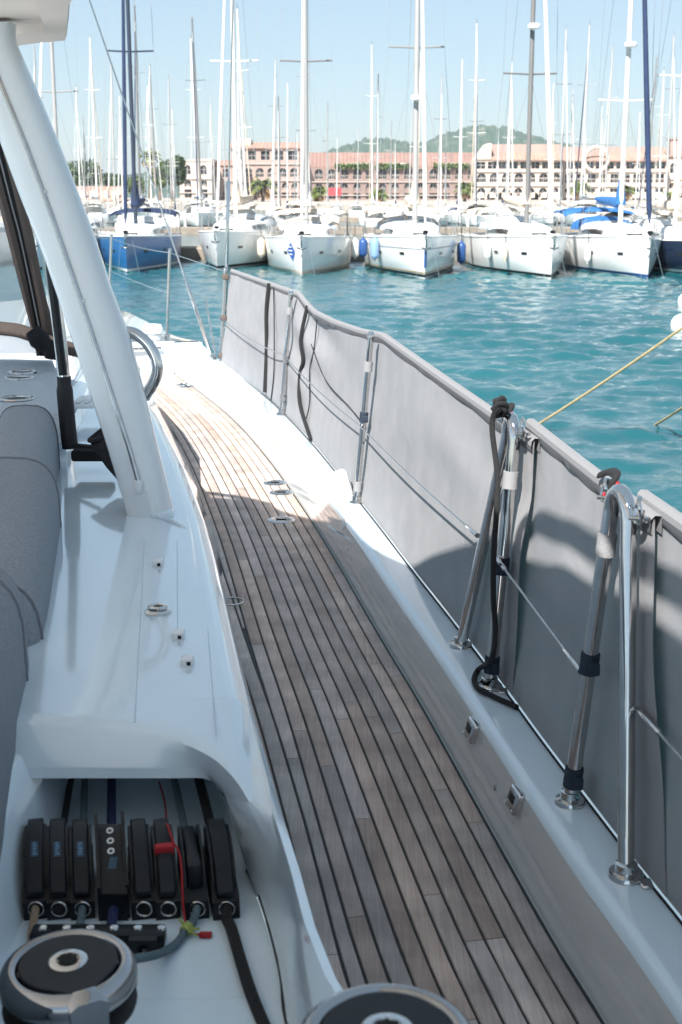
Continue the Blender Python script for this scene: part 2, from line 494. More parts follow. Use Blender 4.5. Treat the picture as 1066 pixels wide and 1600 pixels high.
# ------------------------------------------------------------------ our own yacht
CAPZ, DECKZ = -1.30, -1.46
YO = Vector((-1.2, 4.0, EYE + DECKZ))
yacht = thing('sailing_yacht', YO, 'white sailing yacht with teak side deck we stand on, close up', 'sailing yacht')
EDGE = [Vector(p) for p in ((.86, -4.2), (.76, -.6), (.70, .3), (.625, 1.1), (.552, 1.6), (.482, 2.021), (.430, 2.291), (.358, 2.746), (.240, 3.508), (.138, 4.098), (-.116, 5.6), (-.445, 7.25), (-.815, 8.756), (-1.382, 10.593))]
EDGE3 = smooth([Vector((p.x, p.y, 0)) for p in EDGE], 12)
# arc-length table
def resample(pts, step):
    out = [pts[0]]; acc = 0
    for a, b in zip(pts, pts[1:]):
        d = (b - a).length; t = step - acc
        while t <= d:
            out.append(a.lerp(b, t / d)); t += step
        acc = d - (t - step)
    out.append(pts[-1]); return out
EDGE3 = resample(EDGE3, .06)
NOR = []
for i in range(len(EDGE3)):
    a = EDGE3[max(i-2, 0)]; b = EDGE3[min(i+2, len(EDGE3)-1)]
    t = (b - a).normalized(); NOR.append(Vector((t.y, -t.x, 0)))     # points outboard (+x)
def off(i, d, zr):
    p = EDGE3[i] + NOR[i] * d
    return Vector((p.x, p.y, EYE + zr))
def edge_x(y):
    for a, b in zip(EDGE3, EDGE3[1:]):
        if a.y <= y <= b.y: return a.x + (b.x - a.x) * (y - a.y) / (b.y - a.y)
    return EDGE3[0].x
NE = len(EDGE3)
def capw(i): return .170 + .06 * max(0, min(1, (EDGE3[i].y - 5.5) / 4))

# deck base and bulwark
dk = MB()
dk.grid([[off(i, .0, DECKZ - .006), off(i, -1.0, DECKZ - .006), off(i, -4.2, DECKZ - .006)] for i in range(0, NE, 3)])
deck = dk.build('teak_deck', M['caulk'], yacht)
bw = MB()
rows = []
for i in range(0, NE, 2):
    w = capw(i)
    sec = [(0, DECKZ - .008), (.004, DECKZ), (.012, DECKZ + .03), (.042, CAPZ - .028), (.047, CAPZ - .012), (.055, CAPZ - .003), (.068, CAPZ), (w - .02, CAPZ + .001), (w, CAPZ - .004), (w + .012, CAPZ - .02), (w + .012, CAPZ - .12), (w + .0, CAPZ - .5), (w - .06, CAPZ - 1.2), (w - .25, CAPZ - 1.95)]
    rows.append([off(i, a, b) for a, b in sec])
MB().grid([r[:4] for r in rows]).build('bulwark_face', M['gelcoat_gloss'], yacht, angle=60)
bw.grid([r[3:] for r in rows])
bw.build('bulwark', M['gelcoat'], yacht, angle=60)

# teak planks: strakes follow the bulwark, each cut into planks by butt joints; inboard they end on a margin board
PW, GAP = .0374, .0064
rp = random.Random(11)
MARG = [(-1, .445), (2.1, .437), (2.6, .433), (2.87, .433), (3.37, .441), (4.07, .455), (5.08, .474), (6.4, .486), (8, .58), (11, .75)]
def marg(i): return lerp_tab(MARG, EDGE3[i].y)
def plank(sec, a, b):
    idx = list(range(a, b, 3)) + [b]; rows = []
    for q, i in enumerate(idx):
        d0, d1 = sec(i)
        if d1 - d0 < .004: d0 = d1 - .004
        z = DECKZ
        P = [off(i, d0, z - .006), off(i, d0 + .0005, z - .0008), off(i, d0 + .0018, z), off(i, d1 - .0018, z), off(i, d1 - .0005, z - .0008), off(i, d1, z - .006)]
        if q == len(idx) - 1:           # butt gap
            dv = (EDGE3[i] - EDGE3[i-1]).normalized() * .003
            P = [p - dv for p in P]
        rows.append(P)
    mb = MB(); mb.grid(rows)
    mb.poly([rows[0][j] for j in range(6)]); mb.poly([rows[-1][j] for j in range(6)][::-1])
    mb.build('plank', M['teak'], deck, angle=60, fix=False)
def runs(first, last):
    s = first - int(rp.uniform(0, 10)); ends = [first]
    while s < last:
        s += int(rp.uniform(13, 30))
        if s < last - 4 and s > first + 4: ends.append(s)
    return ends + [last]
for k in range(21):
    d1 = -.010 - k * (PW + GAP); d0 = d1 - PW
    ok = [i for i in range(8, NE - 1) if d1 > -marg(i) + .010]
    # contiguous stretches inside the margin
    seg = []
    for i in ok:
        if seg and i == seg[-1][1] + 1: seg[-1][1] = i
        else: seg.append([i, i])
    for f_, l_ in seg:
        if l_ - f_ < 8: continue
        ends = runs(f_, l_)
        for a, b in zip(ends, ends[1:]):
            plank(lambda i, d0=d0, d1=d1: (max(d0, -marg(i) + GAP * .5), d1), a, b)
for k in range(4):
    ends = runs(8, NE - 2)
    for a, b in zip(ends, ends[1:]):
        plank(lambda i, k=k: (-marg(i) - GAP * .5 - k * (PW + GAP) - PW, -marg(i) - GAP * .5 - k * (PW + GAP)), a, b)

# raised foredeck with its step
fd = MB()
# outer edge of the foredeck surveyed at -1.20
outer = [off(NE-1, .24, -1.20), e(-1.42, 11.05, -1.195), e(-2.05, 12.7, -1.16), e(-2.75, 14.3, -1.14), e(-3.3, 15.2, -1.12)]
outer = smooth(outer, 5)
stepA = off(NE-1, -.005, -1.215); stepB = off(NE-1, -3.9, -1.215)
port = [Vector((-7.2 + 3.9 * t, 10.2 + 5.0 * t, EYE - 1.2)) for t in [i / (len(outer)-1) for i in range(len(outer))]]
lowz = EYE + DECKZ - .02
sA = stepA.copy(); sA.z = lowz; sB = stepB.copy(); sB.z = lowz
rr_ = [[sA, sB], [stepA, stepB], [stepA + Vector((.01, .02, .015)), stepB + Vector((0, .02, .015))]]
fd.grid(rr_)
fd.grid([[o + Vector((-.03, 0, .0)), p] for o, p in zip(outer, port)])
fd.grid([[o + Vector((-.03, 0, 0)), o + Vector((.0, 0, -.012)), o + Vector((.0, 0, -.3)), o + Vector((-.25, -.1, -1.9))] for o in outer])
fd.add([stepA + Vector((.01, .02, .015)), stepB + Vector((0, .02, .015)), port[0], outer[0] + Vector((-.03, 0, 0))], [(0, 1, 2, 3)])
# cheek between the bulwark cap and the higher foredeck
fd.prism([off(NE-1, 0, DECKZ), off(NE-1, .19, CAPZ - .1), off(NE-1, .235, -1.21), off(NE-1, -.004, -1.21)], (EDGE3[-1] - EDGE3[-3]).normalized() * .1)
fd.build('foredeck', M['gelcoat'], yacht)
# bulwark ramps up to the foredeck: small fairing
fa = MB()
rows = []
for i in range(NE - 40, NE):
    t = (i - (NE - 40)) / 39; h = .09 * t ** 2.5
    rows.append([off(i, .045, CAPZ - .02), off(i, .06, CAPZ + h), off(i, capw(i) - .01, CAPZ + .002 + h), off(i, capw(i) + .008, CAPZ - .03)])
fa.grid(rows); fa.build('bulwark_ramp', M['gelcoat'], yacht)
# chrome bar on the step face
p0 = at_z(206, 540, EYE - 1.235); c0 = off(NE-1, -.10, -1.245); c1 = off(NE-1, -.62, -1.245)
MB().tube([c0 + Vector((0, -.03, 0)), c0.lerp(c1, .5) + Vector((0, -.035, 0)), c1 + Vector((0, -.03, 0))], .012, 8).tube([c0.lerp(c1, .2) + Vector((0, -.03, 0)), c0.lerp(c1, .2) + Vector((0, .03, 0))], .012, 8).tube([c0.lerp(c1, .7) + Vector((0, -.03, 0)), c0.lerp(c1, .7) + Vector((0, .03, 0))], .012, 8).build('grab_bar', M['chrome'], yacht)
# mushroom vents (white)
def vent(c, r, h, name='deck_vent'):
    v = MB().lathe([(r * .8, 0), (r * .8, h * .35), (r, h * .4), (r * 1.02, h * .7), (r * .8, h * .93), (0, h)], c, n=24).build(name, M['white_plastic'], yacht)
    MB().lathe([(r * .86, 0), (r * .86, .012)], Vector(c) + Vector((0, 0, h * .33)), n=20).build('vent_gap', M['black_hole'], v)
vent(at_z(240, 530, EYE - 1.195), .085, .13)
# white shell-shaped fairlead on the bulwark by the third stanchion
fl = at_z(532, 772, EYE + CAPZ)
ax = (EDGE3[60] - EDGE3[50]).normalized()
MB().lathe([(.0, -.05), (.06, -.05), (.075, -.035), (.078, .03), (.066, .045), (0, .05)], fl + Vector((0, 0, .03)), axis=Vector((ax.y, -ax.x, .3)), n=28).build('vent_cowl', M['white_plastic'], yacht)

# ---- coaming: one surface for the forward body, one for the wall beside the clutch well
SH = [(.3, .24, -.93), (.96, .15, -.93), (1.2, .055, -.94), (1.38, -.012, -.95), (1.6, -.050, -.95), (1.93, -.115, -.945), (2.47, -.205, -.94), (2.97, -.285, -.94), (3.5, -.375, -.945), (4.15, -.50, -.955), (5.3, -.75, -.97), (5.84, -.925, -.96), (6.4, -.98, -.935), (7.2, -1.155, -.935), (8.3, -1.42, -1.01), (10.0, -1.89, -1.2)]
BASE = [(.3, .27), (.96, .18), (1.2, .085), (1.38, .015), (1.6, -.02), (1.93, -.085), (2.47, -.17), (2.97, -.24), (3.5, -.31), (4.15, -.388), (4.49, -.426), (5.62, -.60), (6.78, -.82), (8.24, -1.14), (9.47, -1.47), (10.4, -1.75)]
LEFT = [(.3, -.9), (1.93, -.56), (2.01, -.53), (2.585, -.62), (4.08, -.88), (4.7, -1.0), (10, -2.2)]
def sh(y): return lerp_tab([(a, b) for a, b, c in SH], y), lerp_tab([(a, c) for a, b, c in SH], y)
def bx(y): return lerp_tab(BASE, y)
TOPZ = -.868
def topz(y): return lerp_tab([(0, -.868), (4.2, -.868), (5.3, -.88), (6.4, -.855), (7.2, -.855), (8.3, -.94), (10, -1.13)], y)
def shoulder(y, n=6):
    """from the flat top outboard and down to the deck"""
    sx, sz = sh(y); tz = topz(y); b = bx(y)
    pts = []
    r = .06
    for k in range(n + 1):
        a = (math.pi / 2) * k / n
        pts.append(e(sx - r + r * math.sin(a), y, tz - (tz - sz) * (1 - math.cos(a))))
    pts += [e(sx + (b - sx) * .12, y, sz - .05), e(sx + (b - sx) * .6, y, -1.28), e(b, y, DECKZ + .004), e(b, y, DECKZ - .02)]
    return pts
def top_row(y, left=None, n=9):
    l = lerp_tab(LEFT, y) - .25 if left is None else left
    sx, sz = sh(y); r = .06
    return [e(l + (sx - r - l) * k / n, y, topz(y)) for k in range(n)]
# hood edge curves surveyed in the picture
Tc = smooth([at_z(*p, EYE + z) for p, z in (((-40, 1128), -.868), ((28, 1130), -.868), ((120, 1132), -.868), ((200, 1139), -.869), ((270, 1152), -.871), ((330, 1180), -.877), ((368, 1215), -.888), ((396, 1258), -.91))], 5)
Fc = smooth([at_z(*p, EYE + z) for p, z in (((-40, 1198), -.918), ((34, 1198), -.918), ((120, 1198), -.918), ((200, 1199), -.918), ((270, 1199), -.918), ((312, 1201), -.918), ((342, 1222), -.925), ((356, 1248), -.945))], 5)
Lc = smooth([at_z(*p, EYE + z) for p, z in (((-40, 1216), -.936), ((38, 1216), -.936), ((120, 1216), -.936), ((200, 1216), -.936), ((270, 1216), -.936), ((322, 1217), -.936), ((340, 1233), -.945), ((352, 1252), -.965))], 5)
co = MB()
ys = [2.12, 2.3, 2.55, 2.8, 3.1, 3.47, 3.8, 4.15, 4.6, 5.2, 5.9, 6.6, 7.4, 8.3, 9.2, 10.0]
fw = [top_row(y) + shoulder(y) for y in ys]
co.grid(fw)
# strip joining the curved hood edge to the first station
first = fw[0]; m = len(Tc)
def along(row, t):
    x = t * (len(row) - 1); i = min(int(x), len(row) - 2); return row[i].lerp(row[i+1], x - i)
jn = first[:13]     # top and upper shoulder
J = [along(jn, k / (m - 1)) for k in range(m)]
mid1 = [a.lerp(b, .5) for a, b in zip(Tc, J)]
Tc_r = [p.copy() for p in Tc]
# seam line points beside the well floor
SEAM = smooth([e(-.185, 2.02, -1.045), e(-.175, 1.93, -1.05), e(-.150, 1.84, -1.05), e(-.125, 1.76, -1.05), e(-.098, 1.64, -1.05), e(-.082, 1.55, -1.05), e(-.071, 1.456, -1.05), e(-.03, 1.30, -1.05), e(.03, 1.12, -1.04)], 4)
# wall beside the well
colm = [[j, mm, t.lerp(mm, .12), t.lerp(f, .10), t.lerp(f, .5), f, f.lerp(l, .15), l, l + Vector((0, .01, 0)), l + Vector((0, .10, .012))] for j, mm, t, f, l in zip(J, mid1, Tc, Fc, Lc)]
outw = [shoulder(ys[0])[3:]]
def seam_at(y): return min(SEAM, key=lambda p: abs(p.y - y))
for y in (1.76, 1.68, 1.60, 1.52, 1.456, 1.36, 1.24, 1.12):
    s_ = seam_at(y); y = s_.y; shp = shoulder(y); a = shp[1]
    o_ = shp[3] + Vector((-.004, 0, -.012))
    up = lambda k: o_.lerp(s_, k) + Vector((0, 0, .008 * math.sin(math.pi * min(1, k * 1.05)) * (1 - k)))
    colm.append([o_, up(.05), up(.12), up(.2), up(.4), up(.62), up(.8), s_, s_ + Vector((-.004, 0, -.003)), s_ + Vector((-.004, 0, -.01))])
    outw.append([o_] + shp[4:])
co.grid(colm); co.grid(outw)
co.build('cockpit_coaming', M['gelcoat'], yacht, angle=50)
# well floor, back and left cheek
wf = MB()
wf.grid([[e(-.62, y, -1.05), e(lerp_tab([(1.0, .05), (1.2, .0), (1.456, -.071), (1.64, -.098), (1.84, -.15), (2.02, -.185), (2.5, -.22)], y), y, -1.05)] for y in (.9, 1.1, 1.3, 1.45, 1.6, 1.75, 1.9, 2.02, 2.5)])
wf.add([e(-.75, 2.45, -1.06), e(-.26, 2.45, -1.06), e(-.26, 2.45, -.87), e(-.75, 2.45, -.87)], [(0, 1, 2, 3)])
wf.build('well_floor', M['gelcoat_deck'], yacht)
ck = MB()
L0 = at_z(38, 1216, EYE - .936); 
ck.grid([[e(-.80, y, -.905), e(-.545, y, -.902), e(-.530, y, -.905), e(-.514, y, -.925), e(-.49, y, -.99), e(-.472, y, -1.052)] for y in (1.0, 1.3, 1.6, 1.9, 2.3)])
ck.build('well_cheek', M['gelcoat'], yacht)
# aft body with the second winch
ab = MB()
ab.rbox(e(-.40, .2, -1.2), e(.13, 1.09, -.885), .05, 3)
ab.build('winch_island', M['gelcoat'], yacht)
# locker step and dark seams on the floor
sm = MB().tube([p + Vector((0, 0, .001)) for p in SEAM[8:]], .0028, 6)
sm.build('seam', M['caulk'], yacht)
MB().rbox(e(-.40, 1.15, -1.055), e(-.10, 1.50, -1.041), .02, 3).build('floor_pad', M['gelcoat_deck'], yacht)
# shoulder panel forward: flat cabin side panel standing proud of the side
pn = MB(); rows = []
for y in (4.47, 4.9, 5.62, 6.3, 6.78, 7.5, 8.24, 9.0):
    b = bx(y); sx, sz = sh(y)
    up = Vector((sx + .02, y, EYE + sz - .085)); dn = Vector((b + .012, y, EYE + DECKZ + .003))
    rows.append([dn + Vector((-.02, 0, 0)), dn, up, up + Vector((-.03, 0, .01))])
pn.grid(rows); pn.poly(rows[0]); pn.build('side_panel', M['gelcoat'], yacht)
# moulding seam across the coaming below the pillar
mo = smooth([at_z(a, b, EYE + c) for a, b, c in ((222, 802, -.864), (245, 806, -.864), (269, 815, -.866), (292, 831, -.876), (309, 856, -.90), (318, 880, -.94))], 5)
MB().tube(mo, .008, 8).build('moulding', M['gelcoat'], yacht)
MB().rbox(e(-.525, 3.40, -.88), e(-.462, 3.47, -.850), .012, 2).build('pillar_foot', M['gelcoat'], yacht)
gv = MB()
for a_, b_ in (((226, 845), (211, 1128)), ((277, 845), (278, 1000)), ((325, 985), (338, 1150))):
    gv.tube([at_z(a_[0] + (b_[0] - a_[0]) * k / 8, a_[1] + (b_[1] - a_[1]) * k / 8, EYE + TOPZ - .0003) for k in range(9)], .0012, 5)
gv.build('moulding_line', M['groove'], yacht)
# small fittings on the coaming top
def snap(px, py, z=TOPZ, s=1.0):
    p = at_z(px, py, EYE + z)
    c = MB().rbox((p.x - .012*s, p.y - .016*s, p.z - .004), (p.x + .012*s, p.y + .016*s, p.z + .016*s), .005, 2).build('snap_cleat', M['white_plastic'], yacht)
    MB().box((p.x + .001, p.y - .018*s, p.z + .004), (p.x + .008*s, p.y - .0155*s, p.z + .011*s)).build('slot', M['black_hole'], c)
for q in ((247, 884), (208, 789), (279, 997), (293, 1038)): snap(*q)
p = at_z(247, 957, EYE + TOPZ)
pe = MB().lathe([(.027, 0), (.028, .004), (.024, .007), (.012, .008)], p, n=20).build('pad_eye', M['chrome'], yacht)
ring = [p + Vector((.017 * math.cos(a), .012 * math.sin(a), .012)) for a in [2*math.pi*k/14 for k in range(15)]]
MB().tube(ring, .0045, 7, cap=False).build('eye_ring', M['chrome'], pe)

# ---- coachroof forward of the coaming, windscreen frames, sunpad behind the cushions
cr = MB()
crz = -.82
crp = [(4.62, -.985, 0), (5.3, -1.06, 0), (6.0, -1.16, -.01), (7.0, -1.40, -.04), (8.0, -1.75, -.08), (8.8, -2.15, -.13), (9.3, -2.6, -.18)]
crr = []
for y, x, dz in crp:
    z = crz + dz
    crr.append([e(-4.3, y, z), e(-2.6, y, z + .02), e(x - .35, y, z + .012), e(x - .05, y, z), e(x - .015, y, z - .015), e(x, y, z - .05), e(x + .06, y, -1.25)])
cr.grid(crr); cr.poly(crr[0] + [e(-4.3, 4.62, -1.25)]); cr.poly(crr[-1] + [e(-4.3, 9.3, -1.25)])
cr_o = cr.build('coachroof', M['gelcoat'], yacht)
MB().grid([[e(-2.2, y, crz + dz + .018), e(x - .36, y, crz + dz + .018), e(x - .08, y, crz + dz + .008), e(x - .075, y, crz + dz - .01)] for y, x, dz in ((4.72, -.99, 0), (5.3, -1.06, 0), (6.0, -1.16, -.01), (7.0, -1.40, -.04), (8.0, -1.75, -.08))]).build('nonslip_panel', M['nonslip'], cr_o)
hz = at_z(136, 628, EYE + crz + .01)
hp = MB().rbox((hz.x - .05, hz.y - .12, hz.z - .008), (hz.x + .05, hz.y + .12, hz.z + .008), .006, 2).build('hatch_latch', M['white_plastic'], cr_o)
for dx in (-.02, .015): MB().rbox((hz.x + dx - .006, hz.y - .10, hz.z + .006), (hz.x + dx + .012, hz.y + .02, hz.z + .014), .003, 1).build('latch_key', M['steel'], hp)

# windscreen pillar (inside of the picture plane, 3.5 m off)
pil = MB(); trk = []
tabL = [(64, -62), (120, -36), (216, 0), (304, 32), (402, 71), (500, 104), (600, 138), (700, 170), (790, 197), (830, 206)]
tabR = [(64, 24), (150, 62), (243, 100), (371, 149), (450, 174), (525, 203), (620, 228), (700, 247), (790, 270), (830, 278)]
tabT = [(0, -46), (128, 0), (230, 42), (351, 86), (450, 120), (560, 156), (700, 202), (758, 218)]
rows = []
pyl = list(range(812, 30, -18))
YP = lambda py: 3.46 + (800 - py) * .00018
for py in pyl:
    y = YP(py)
    A = at_y(lerp_tab(tabL, py), py, y); B = at_y(lerp_tab(tabR, py), py, y)
    c = (A + B) / 2; hw = (B - A).length / 2; ux = (B - A).normalized(); d = .055
    row = []
    n = 20
    for k in range(n):
        a = 2 * math.pi * k / n
        cx = math.copysign(abs(math.cos(a)) ** .55, math.cos(a)); sy = math.copysign(abs(math.sin(a)) ** .75, math.sin(a))
        row.append(c + ux * hw * cx + Vector((0, 1, 0)) * d * sy * (1.0 if sy < 0 else .8))
    rows.append(row)
pil.grid(rows, close=True); pil.poly(rows[0][::-1]); pil.poly(rows[-1])
pillar = pil.build('windscreen_pillar', M['pillar_white'], yacht, angle=70)
trkp = [at_y(lerp_tab(tabT, py), py, YP(py) - .0545) for py in range(752, 20, -24)]
MB().tube(trkp, .0075, 8, flat=.9).build('bolt_rope_track', M['steel'], pillar)
fp = trkp[0] + Vector((0, -.003, -.008))
MB().rbox((fp.x - .012, fp.y - .006, fp.z - .028), (fp.x + .012, fp.y + .006, fp.z + .012), .005, 2).tube([fp + Vector((0, -.012, -.014)), fp + Vector((0, .0, -.014))], .005, 8).build('track_end', M['white_plastic'], pillar)
for py in (300, 470):
    s_ = at_y(lerp_tab(tabT, py) + 4, py, YP(py) - .056)
    MB().lathe([(.004, 0), (.003, .003), (0, .003)], s_, axis=(0, -1, 0), n=8).build('screw', M['steel'], pillar)
# chrome grab rail on the pillar's outboard edge
gp = [at_y(x, y_, 3.55) for x, y_ in ((196, 518), (212, 522), (230, 536), (242, 556), (246, 577), (241, 596), (232, 611), (226, 622))]
gr = MB().tube(smooth(gp, 6), .0165, 14).build('grab_rail', M['chrome'], yacht)
# windscreen and its soft frames
frame_tabs = [
 ('brown_canvas', [(200, -32, -18), (326, 0, 14), (366, 10, 25), (460, 34, 46), (545, 57, 62)], 0.0, 'window_frame'),
 ('black_cloth', [(200, -18, -4), (326, 14, 27), (366, 25, 36), (460, 46, 56), (548, 62, 73)], .012, 'zip_flap'),
 ('brown_canvas', [(200, -4, 8), (326, 27, 40), (366, 36, 51), (460, 56, 70), (545, 72, 92)], -.02, 'window_frame'),
]
def wy(py): return 4.3 + (py - 60) / 480 * 1.25
wsc = MB(); rows = []
for py in range(552, 60, -40):
    rows.append([at_y(x, py, wy(py) + .01) for x in (-420, -200, -80, lerp_tab([(60, -60), (200, -20), (330, 8), (430, 24), (552, 66)], py))])
wsc.grid(rows); ws = wsc.build('windscreen', M['clear_vinyl'], yacht)
for mt, tab, dy, nm in frame_tabs:
    mb = MB(); rows = []
    for py in range(556, 40, -22):
        lt = [(a, b) for a, b, c in tab]; rt = [(a, c) for a, b, c in tab]
        if py < 200: l = lt[0][1] - (200 - py) * .22; r = rt[0][1] - (200 - py) * .22
        else: l = lerp_tab(lt, py); r = lerp_tab(rt, py)
        y = wy(py) + dy
        A = at_y(l, py, y); B = at_y(r, py, y)
        rows.append([A + Vector((0, .012, 0)), A, A.lerp(B, .5) + Vector((0, -.012, 0)), B, B + Vector((0, .012, 0))])
    mb.grid(rows); mb.build(nm, M[mt], ws)
zp = [at_y(lerp_tab([(40, -52), (200, -12), (326, 20), (366, 31), (460, 51), (540, 67)], py), py, wy(py) - .036) for py in range(540, 40, -30)]
MB().tube(zp, .003, 6).build('zip', M['white_strap'], ws)
# dark sill of the windscreen and the bunched fabric at its foot
sill = smooth([at_y(x, y_, 5.45) for x, y_ in ((-160, 500), (0, 513), (40, 520), (80, 536), (110, 545), (150, 552))], 4)
MB().tube(sill, [.034] * len(sill), 10, flat=.6).build('window_sill', M['brown_canvas'], ws)
bn = smooth([at_y(x, y_, 5.3) for x, y_ in ((50, 515), (66, 535), (84, 548), (100, 552))], 4)
MB().tube(bn, [.03, .035, .04, .045, .04, .035, .035, .045, .04, .035, .035, .035, .025], 12).build('frame_foot', M['black_cloth'], ws)
# gas strut beside the pillar: polished rod above, black sleeve below
st = [at_y(x, y_, 4.05) for x, y_ in ((73, 395), (82, 450), (93, 520), (100, 592))]
sr = MB().tube(smooth(st, 4), .020, 12).build('canopy_strut', M['chrome'], yacht)
st2 = [at_y(x, y_, 4.05) for x, y_ in ((100, 588), (102, 620), (106, 665), (110, 700))]
MB().tube(smooth(st2, 4), [.022] * 3 + [.026] * 10, 12).build('sleeve', M['black_rubber'], sr)
MB().tube([at_y(76, 396, 4.03), at_y(99, 586, 4.03)], .0135, 10).build('rod_stripe', M['black_plastic'], sr)

# ---- hardtop over the cockpit
HT = .42
out = smooth([e(*p, HT) for p in ((-2.9, 4.58), (-2.0, 4.52), (-1.232, 4.37), (-1.079, 4.165), (-.90, 3.97), (-.825, 3.915), (-.795, 3.892), (-.778, 3.85), (-.70, 3.50), (-.60, 3.08), (-.456, 2.80), (-.362, 2.66), (-.223, 2.38), (-.108, 2.09), (.0, 1.674), (.06, 1.398), (.116, 1.115), (.2, .6), (.26, .1), (.28, -.75), (.14, -.95), (-.4, -1.0))], 3)
out += [e(-1.3, -1.0, HT), e(-1.62, -.85, HT), e(-1.72, 0, HT), e(-1.78, 3.0, HT), e(-1.9, 3.3, HT), e(-3.9, 3.35, HT), e(-3.95, 4.3, HT), e(-3.6, 4.5, HT)]  # unseen port side and aft end, cut back to let sky light in
cen = e(-.95, 1.9, HT)
def inset(p, k, dz):
    d = (cen - p); d.z = 0
    return p + d.normalized() * k + Vector((0, 0, dz))
ht = MB()
rings = [[inset(p, .22, .022) for p in out], [inset(p, .20, -.0) for p in out], [inset(p, .012, -.0) for p in out], [inset(p, 0, .012) for p in out], [inset(p, .0, .04) for p in out], [inset(p, .02, .058) for p in out], [inset(p, .35, .085) for p in out]]
ht.grid(rings, close=True)
ht.poly(rings[-1]); ht.poly(rings[0][::-1])
hard = ht.build('hardtop', M['roof_liner'], yacht, angle=35)
rail = [Vector((p[0], p[1], EYE + HT + .10)) for p in ()]
# hand rail along the hardtop's edge
hr = [e(-.105, 2.00, HT + .03), e(-.090, 2.03, HT + .08), e(-.075, 2.01, HT + .11), e(-.045, 1.92, HT + .122), e(.028, 1.55, HT + .125), e(.118, 1.12, HT + .125), e(.19, .6, HT + .125), e(.235, .2, HT + .12), e(.235, .12, HT + .03)]
MB().tube(smooth(hr, 5), .0195, 12).build('hand_rail', M['chrome'], yacht)

# ---- stanchions
def flange(c, parent, r=.031, name='base_flange'):
    MB().lathe([(r, 0), (r, .006), (r * .93, .011), (r * .62, .013), (r * .60, .03), (r * .52, .032)], c, n=24).build(name, M['chrome'], parent)
def stanchion(b, t, r=.0135, foot=True):
    b = Vector(b); t = Vector(t)
    o = MB().tube([b, t], r, 12).build('stanchion', M['chrome'], yacht)
    if foot: flange(b + Vector((0, 0, .0)), o)
    ax_ = (t - b).normalized()
    MB().lathe([(r * 1.25, -.012), (r * 1.25, .012)], b.lerp(t, .52), axis=ax_, n=14).build('collar', M['chrome'], o)
    MB().lathe([(r * 1.15, -.01), (r * 1.2, .008), (r * .7, .018), (0, .02)], t, axis=ax_, n=14).build('cap', M['chrome'], o)
    return o
S1b, S1t = e(-.933, 9.90, CAPZ), e(-.886, 9.95, -.58)
S2b, S2t = e(-.358, 7.61, CAPZ), e(-.293, 7.60, -.578)
S3b, S3t = e(.066, 5.369, CAPZ), e(.125, 5.36, -.582)
stanchion(S2b, S2t); stanchion(S3b, S3t); stanchion(S1b, S1t, .014)
F0b, F0t = at_z(261, 524, EYE - 1.195), None
F0t = F0b + Vector((.045, .02, .715)); stanchion(F0b, F0t, .0135)
F1b = e(-2.44, 13.6, -1.15); F1t = F1b + Vector((.05, .02, .70)); stanchion(F1b, F1t, .0135)
F2b = e(-3.05, 15.0, -1.13); F2t = F2b + Vector((.05, .02, .70)); stanchion(F2b, F2t, .0135)
# gate stanchions: bent tube, vertical leg and raking brace
def gate(A, B, T, lead):
    A, B, T = Vector(A), Vector(B), Vector(T)
    # A: forward leg foot, B: aft leg foot, T: apex
    return A, B, T
A1, B1, T1 = e(.353, 3.565, CAPZ), e(.401, 3.239, CAPZ), e(.449, 3.326, -.578)
A2, B2, T2 = e(.501, 2.567, CAPZ), e(.557, 2.256, CAPZ), e(.556, 2.477, -.578)
u1 = (B1 - A1).normalized()
def ubend(A, B, T, wl, wr):
    u = (B - A); u.z = 0; u.normalize()
    L_ = T - u * wl - Vector((0, 0, .05)); R_ = T + u * wr - Vector((0, 0, .05))
    pts = [A, A.lerp(L_, .5), A.lerp(L_, .9), L_]
    for k in range(1, 8):
        a = math.pi * (1 - k / 8)
        pts.append((L_ + R_) / 2 + u * (wl + wr) / 2 * math.cos(a) + Vector((0, 0, .05 * math.sin(a))) )
    pts += [R_, R_.lerp(B, .1), R_.lerp(B, .5), R_.lerp(B, .9), B]
    return pts
g1p = ubend(A1, B1, T1, .035, .03)
g2p = ubend(A2, B2, T2, .045, .045)
G = []
for pts, A, B in ((g1p, A1, B1), (g2p, A2, B2)):
    o = MB().tube(pts, .0165, 14).build('gate_stanchion', M['chrome'], yacht)
    flange(A, o, .034); flange(B, o, .036); G.append(o)
    MB().rbox((B.x + .02, B.y - .05, B.z), (B.x + .045, B.y - .015, B.z + .008), .003, 1).build('lug', M['steel'], o)
# lug, shackles on the gate tops
def shackle(p, parent, s=1.0, name='shackle'):
    p = Vector(p)
    ring = [p + Vector((.004 * math.sin(2*a), .020 * s * math.cos(a), .026 * s * math.sin(a))) for a in [2*math.pi*k/16 for k in range(17)]]
    MB().tube(ring, .0045 * s, 7, cap=False).tube([p + Vector((-.012, .018, -.02)) * s, p + Vector((.016, -.02, -.012)) * s], .005 * s, 8).build(name, M['chrome'], parent)
shackle(T1 + Vector((.02, -.06, -.015)), G[0]); shackle(T2 + Vector((.02, -.075, -.02)), G[1])
shackle(T2 + Vector((-.015, .075, -.015)), G[1], .9); shackle(T1 + Vector((-.02, .07, .0)), G[0], .9)

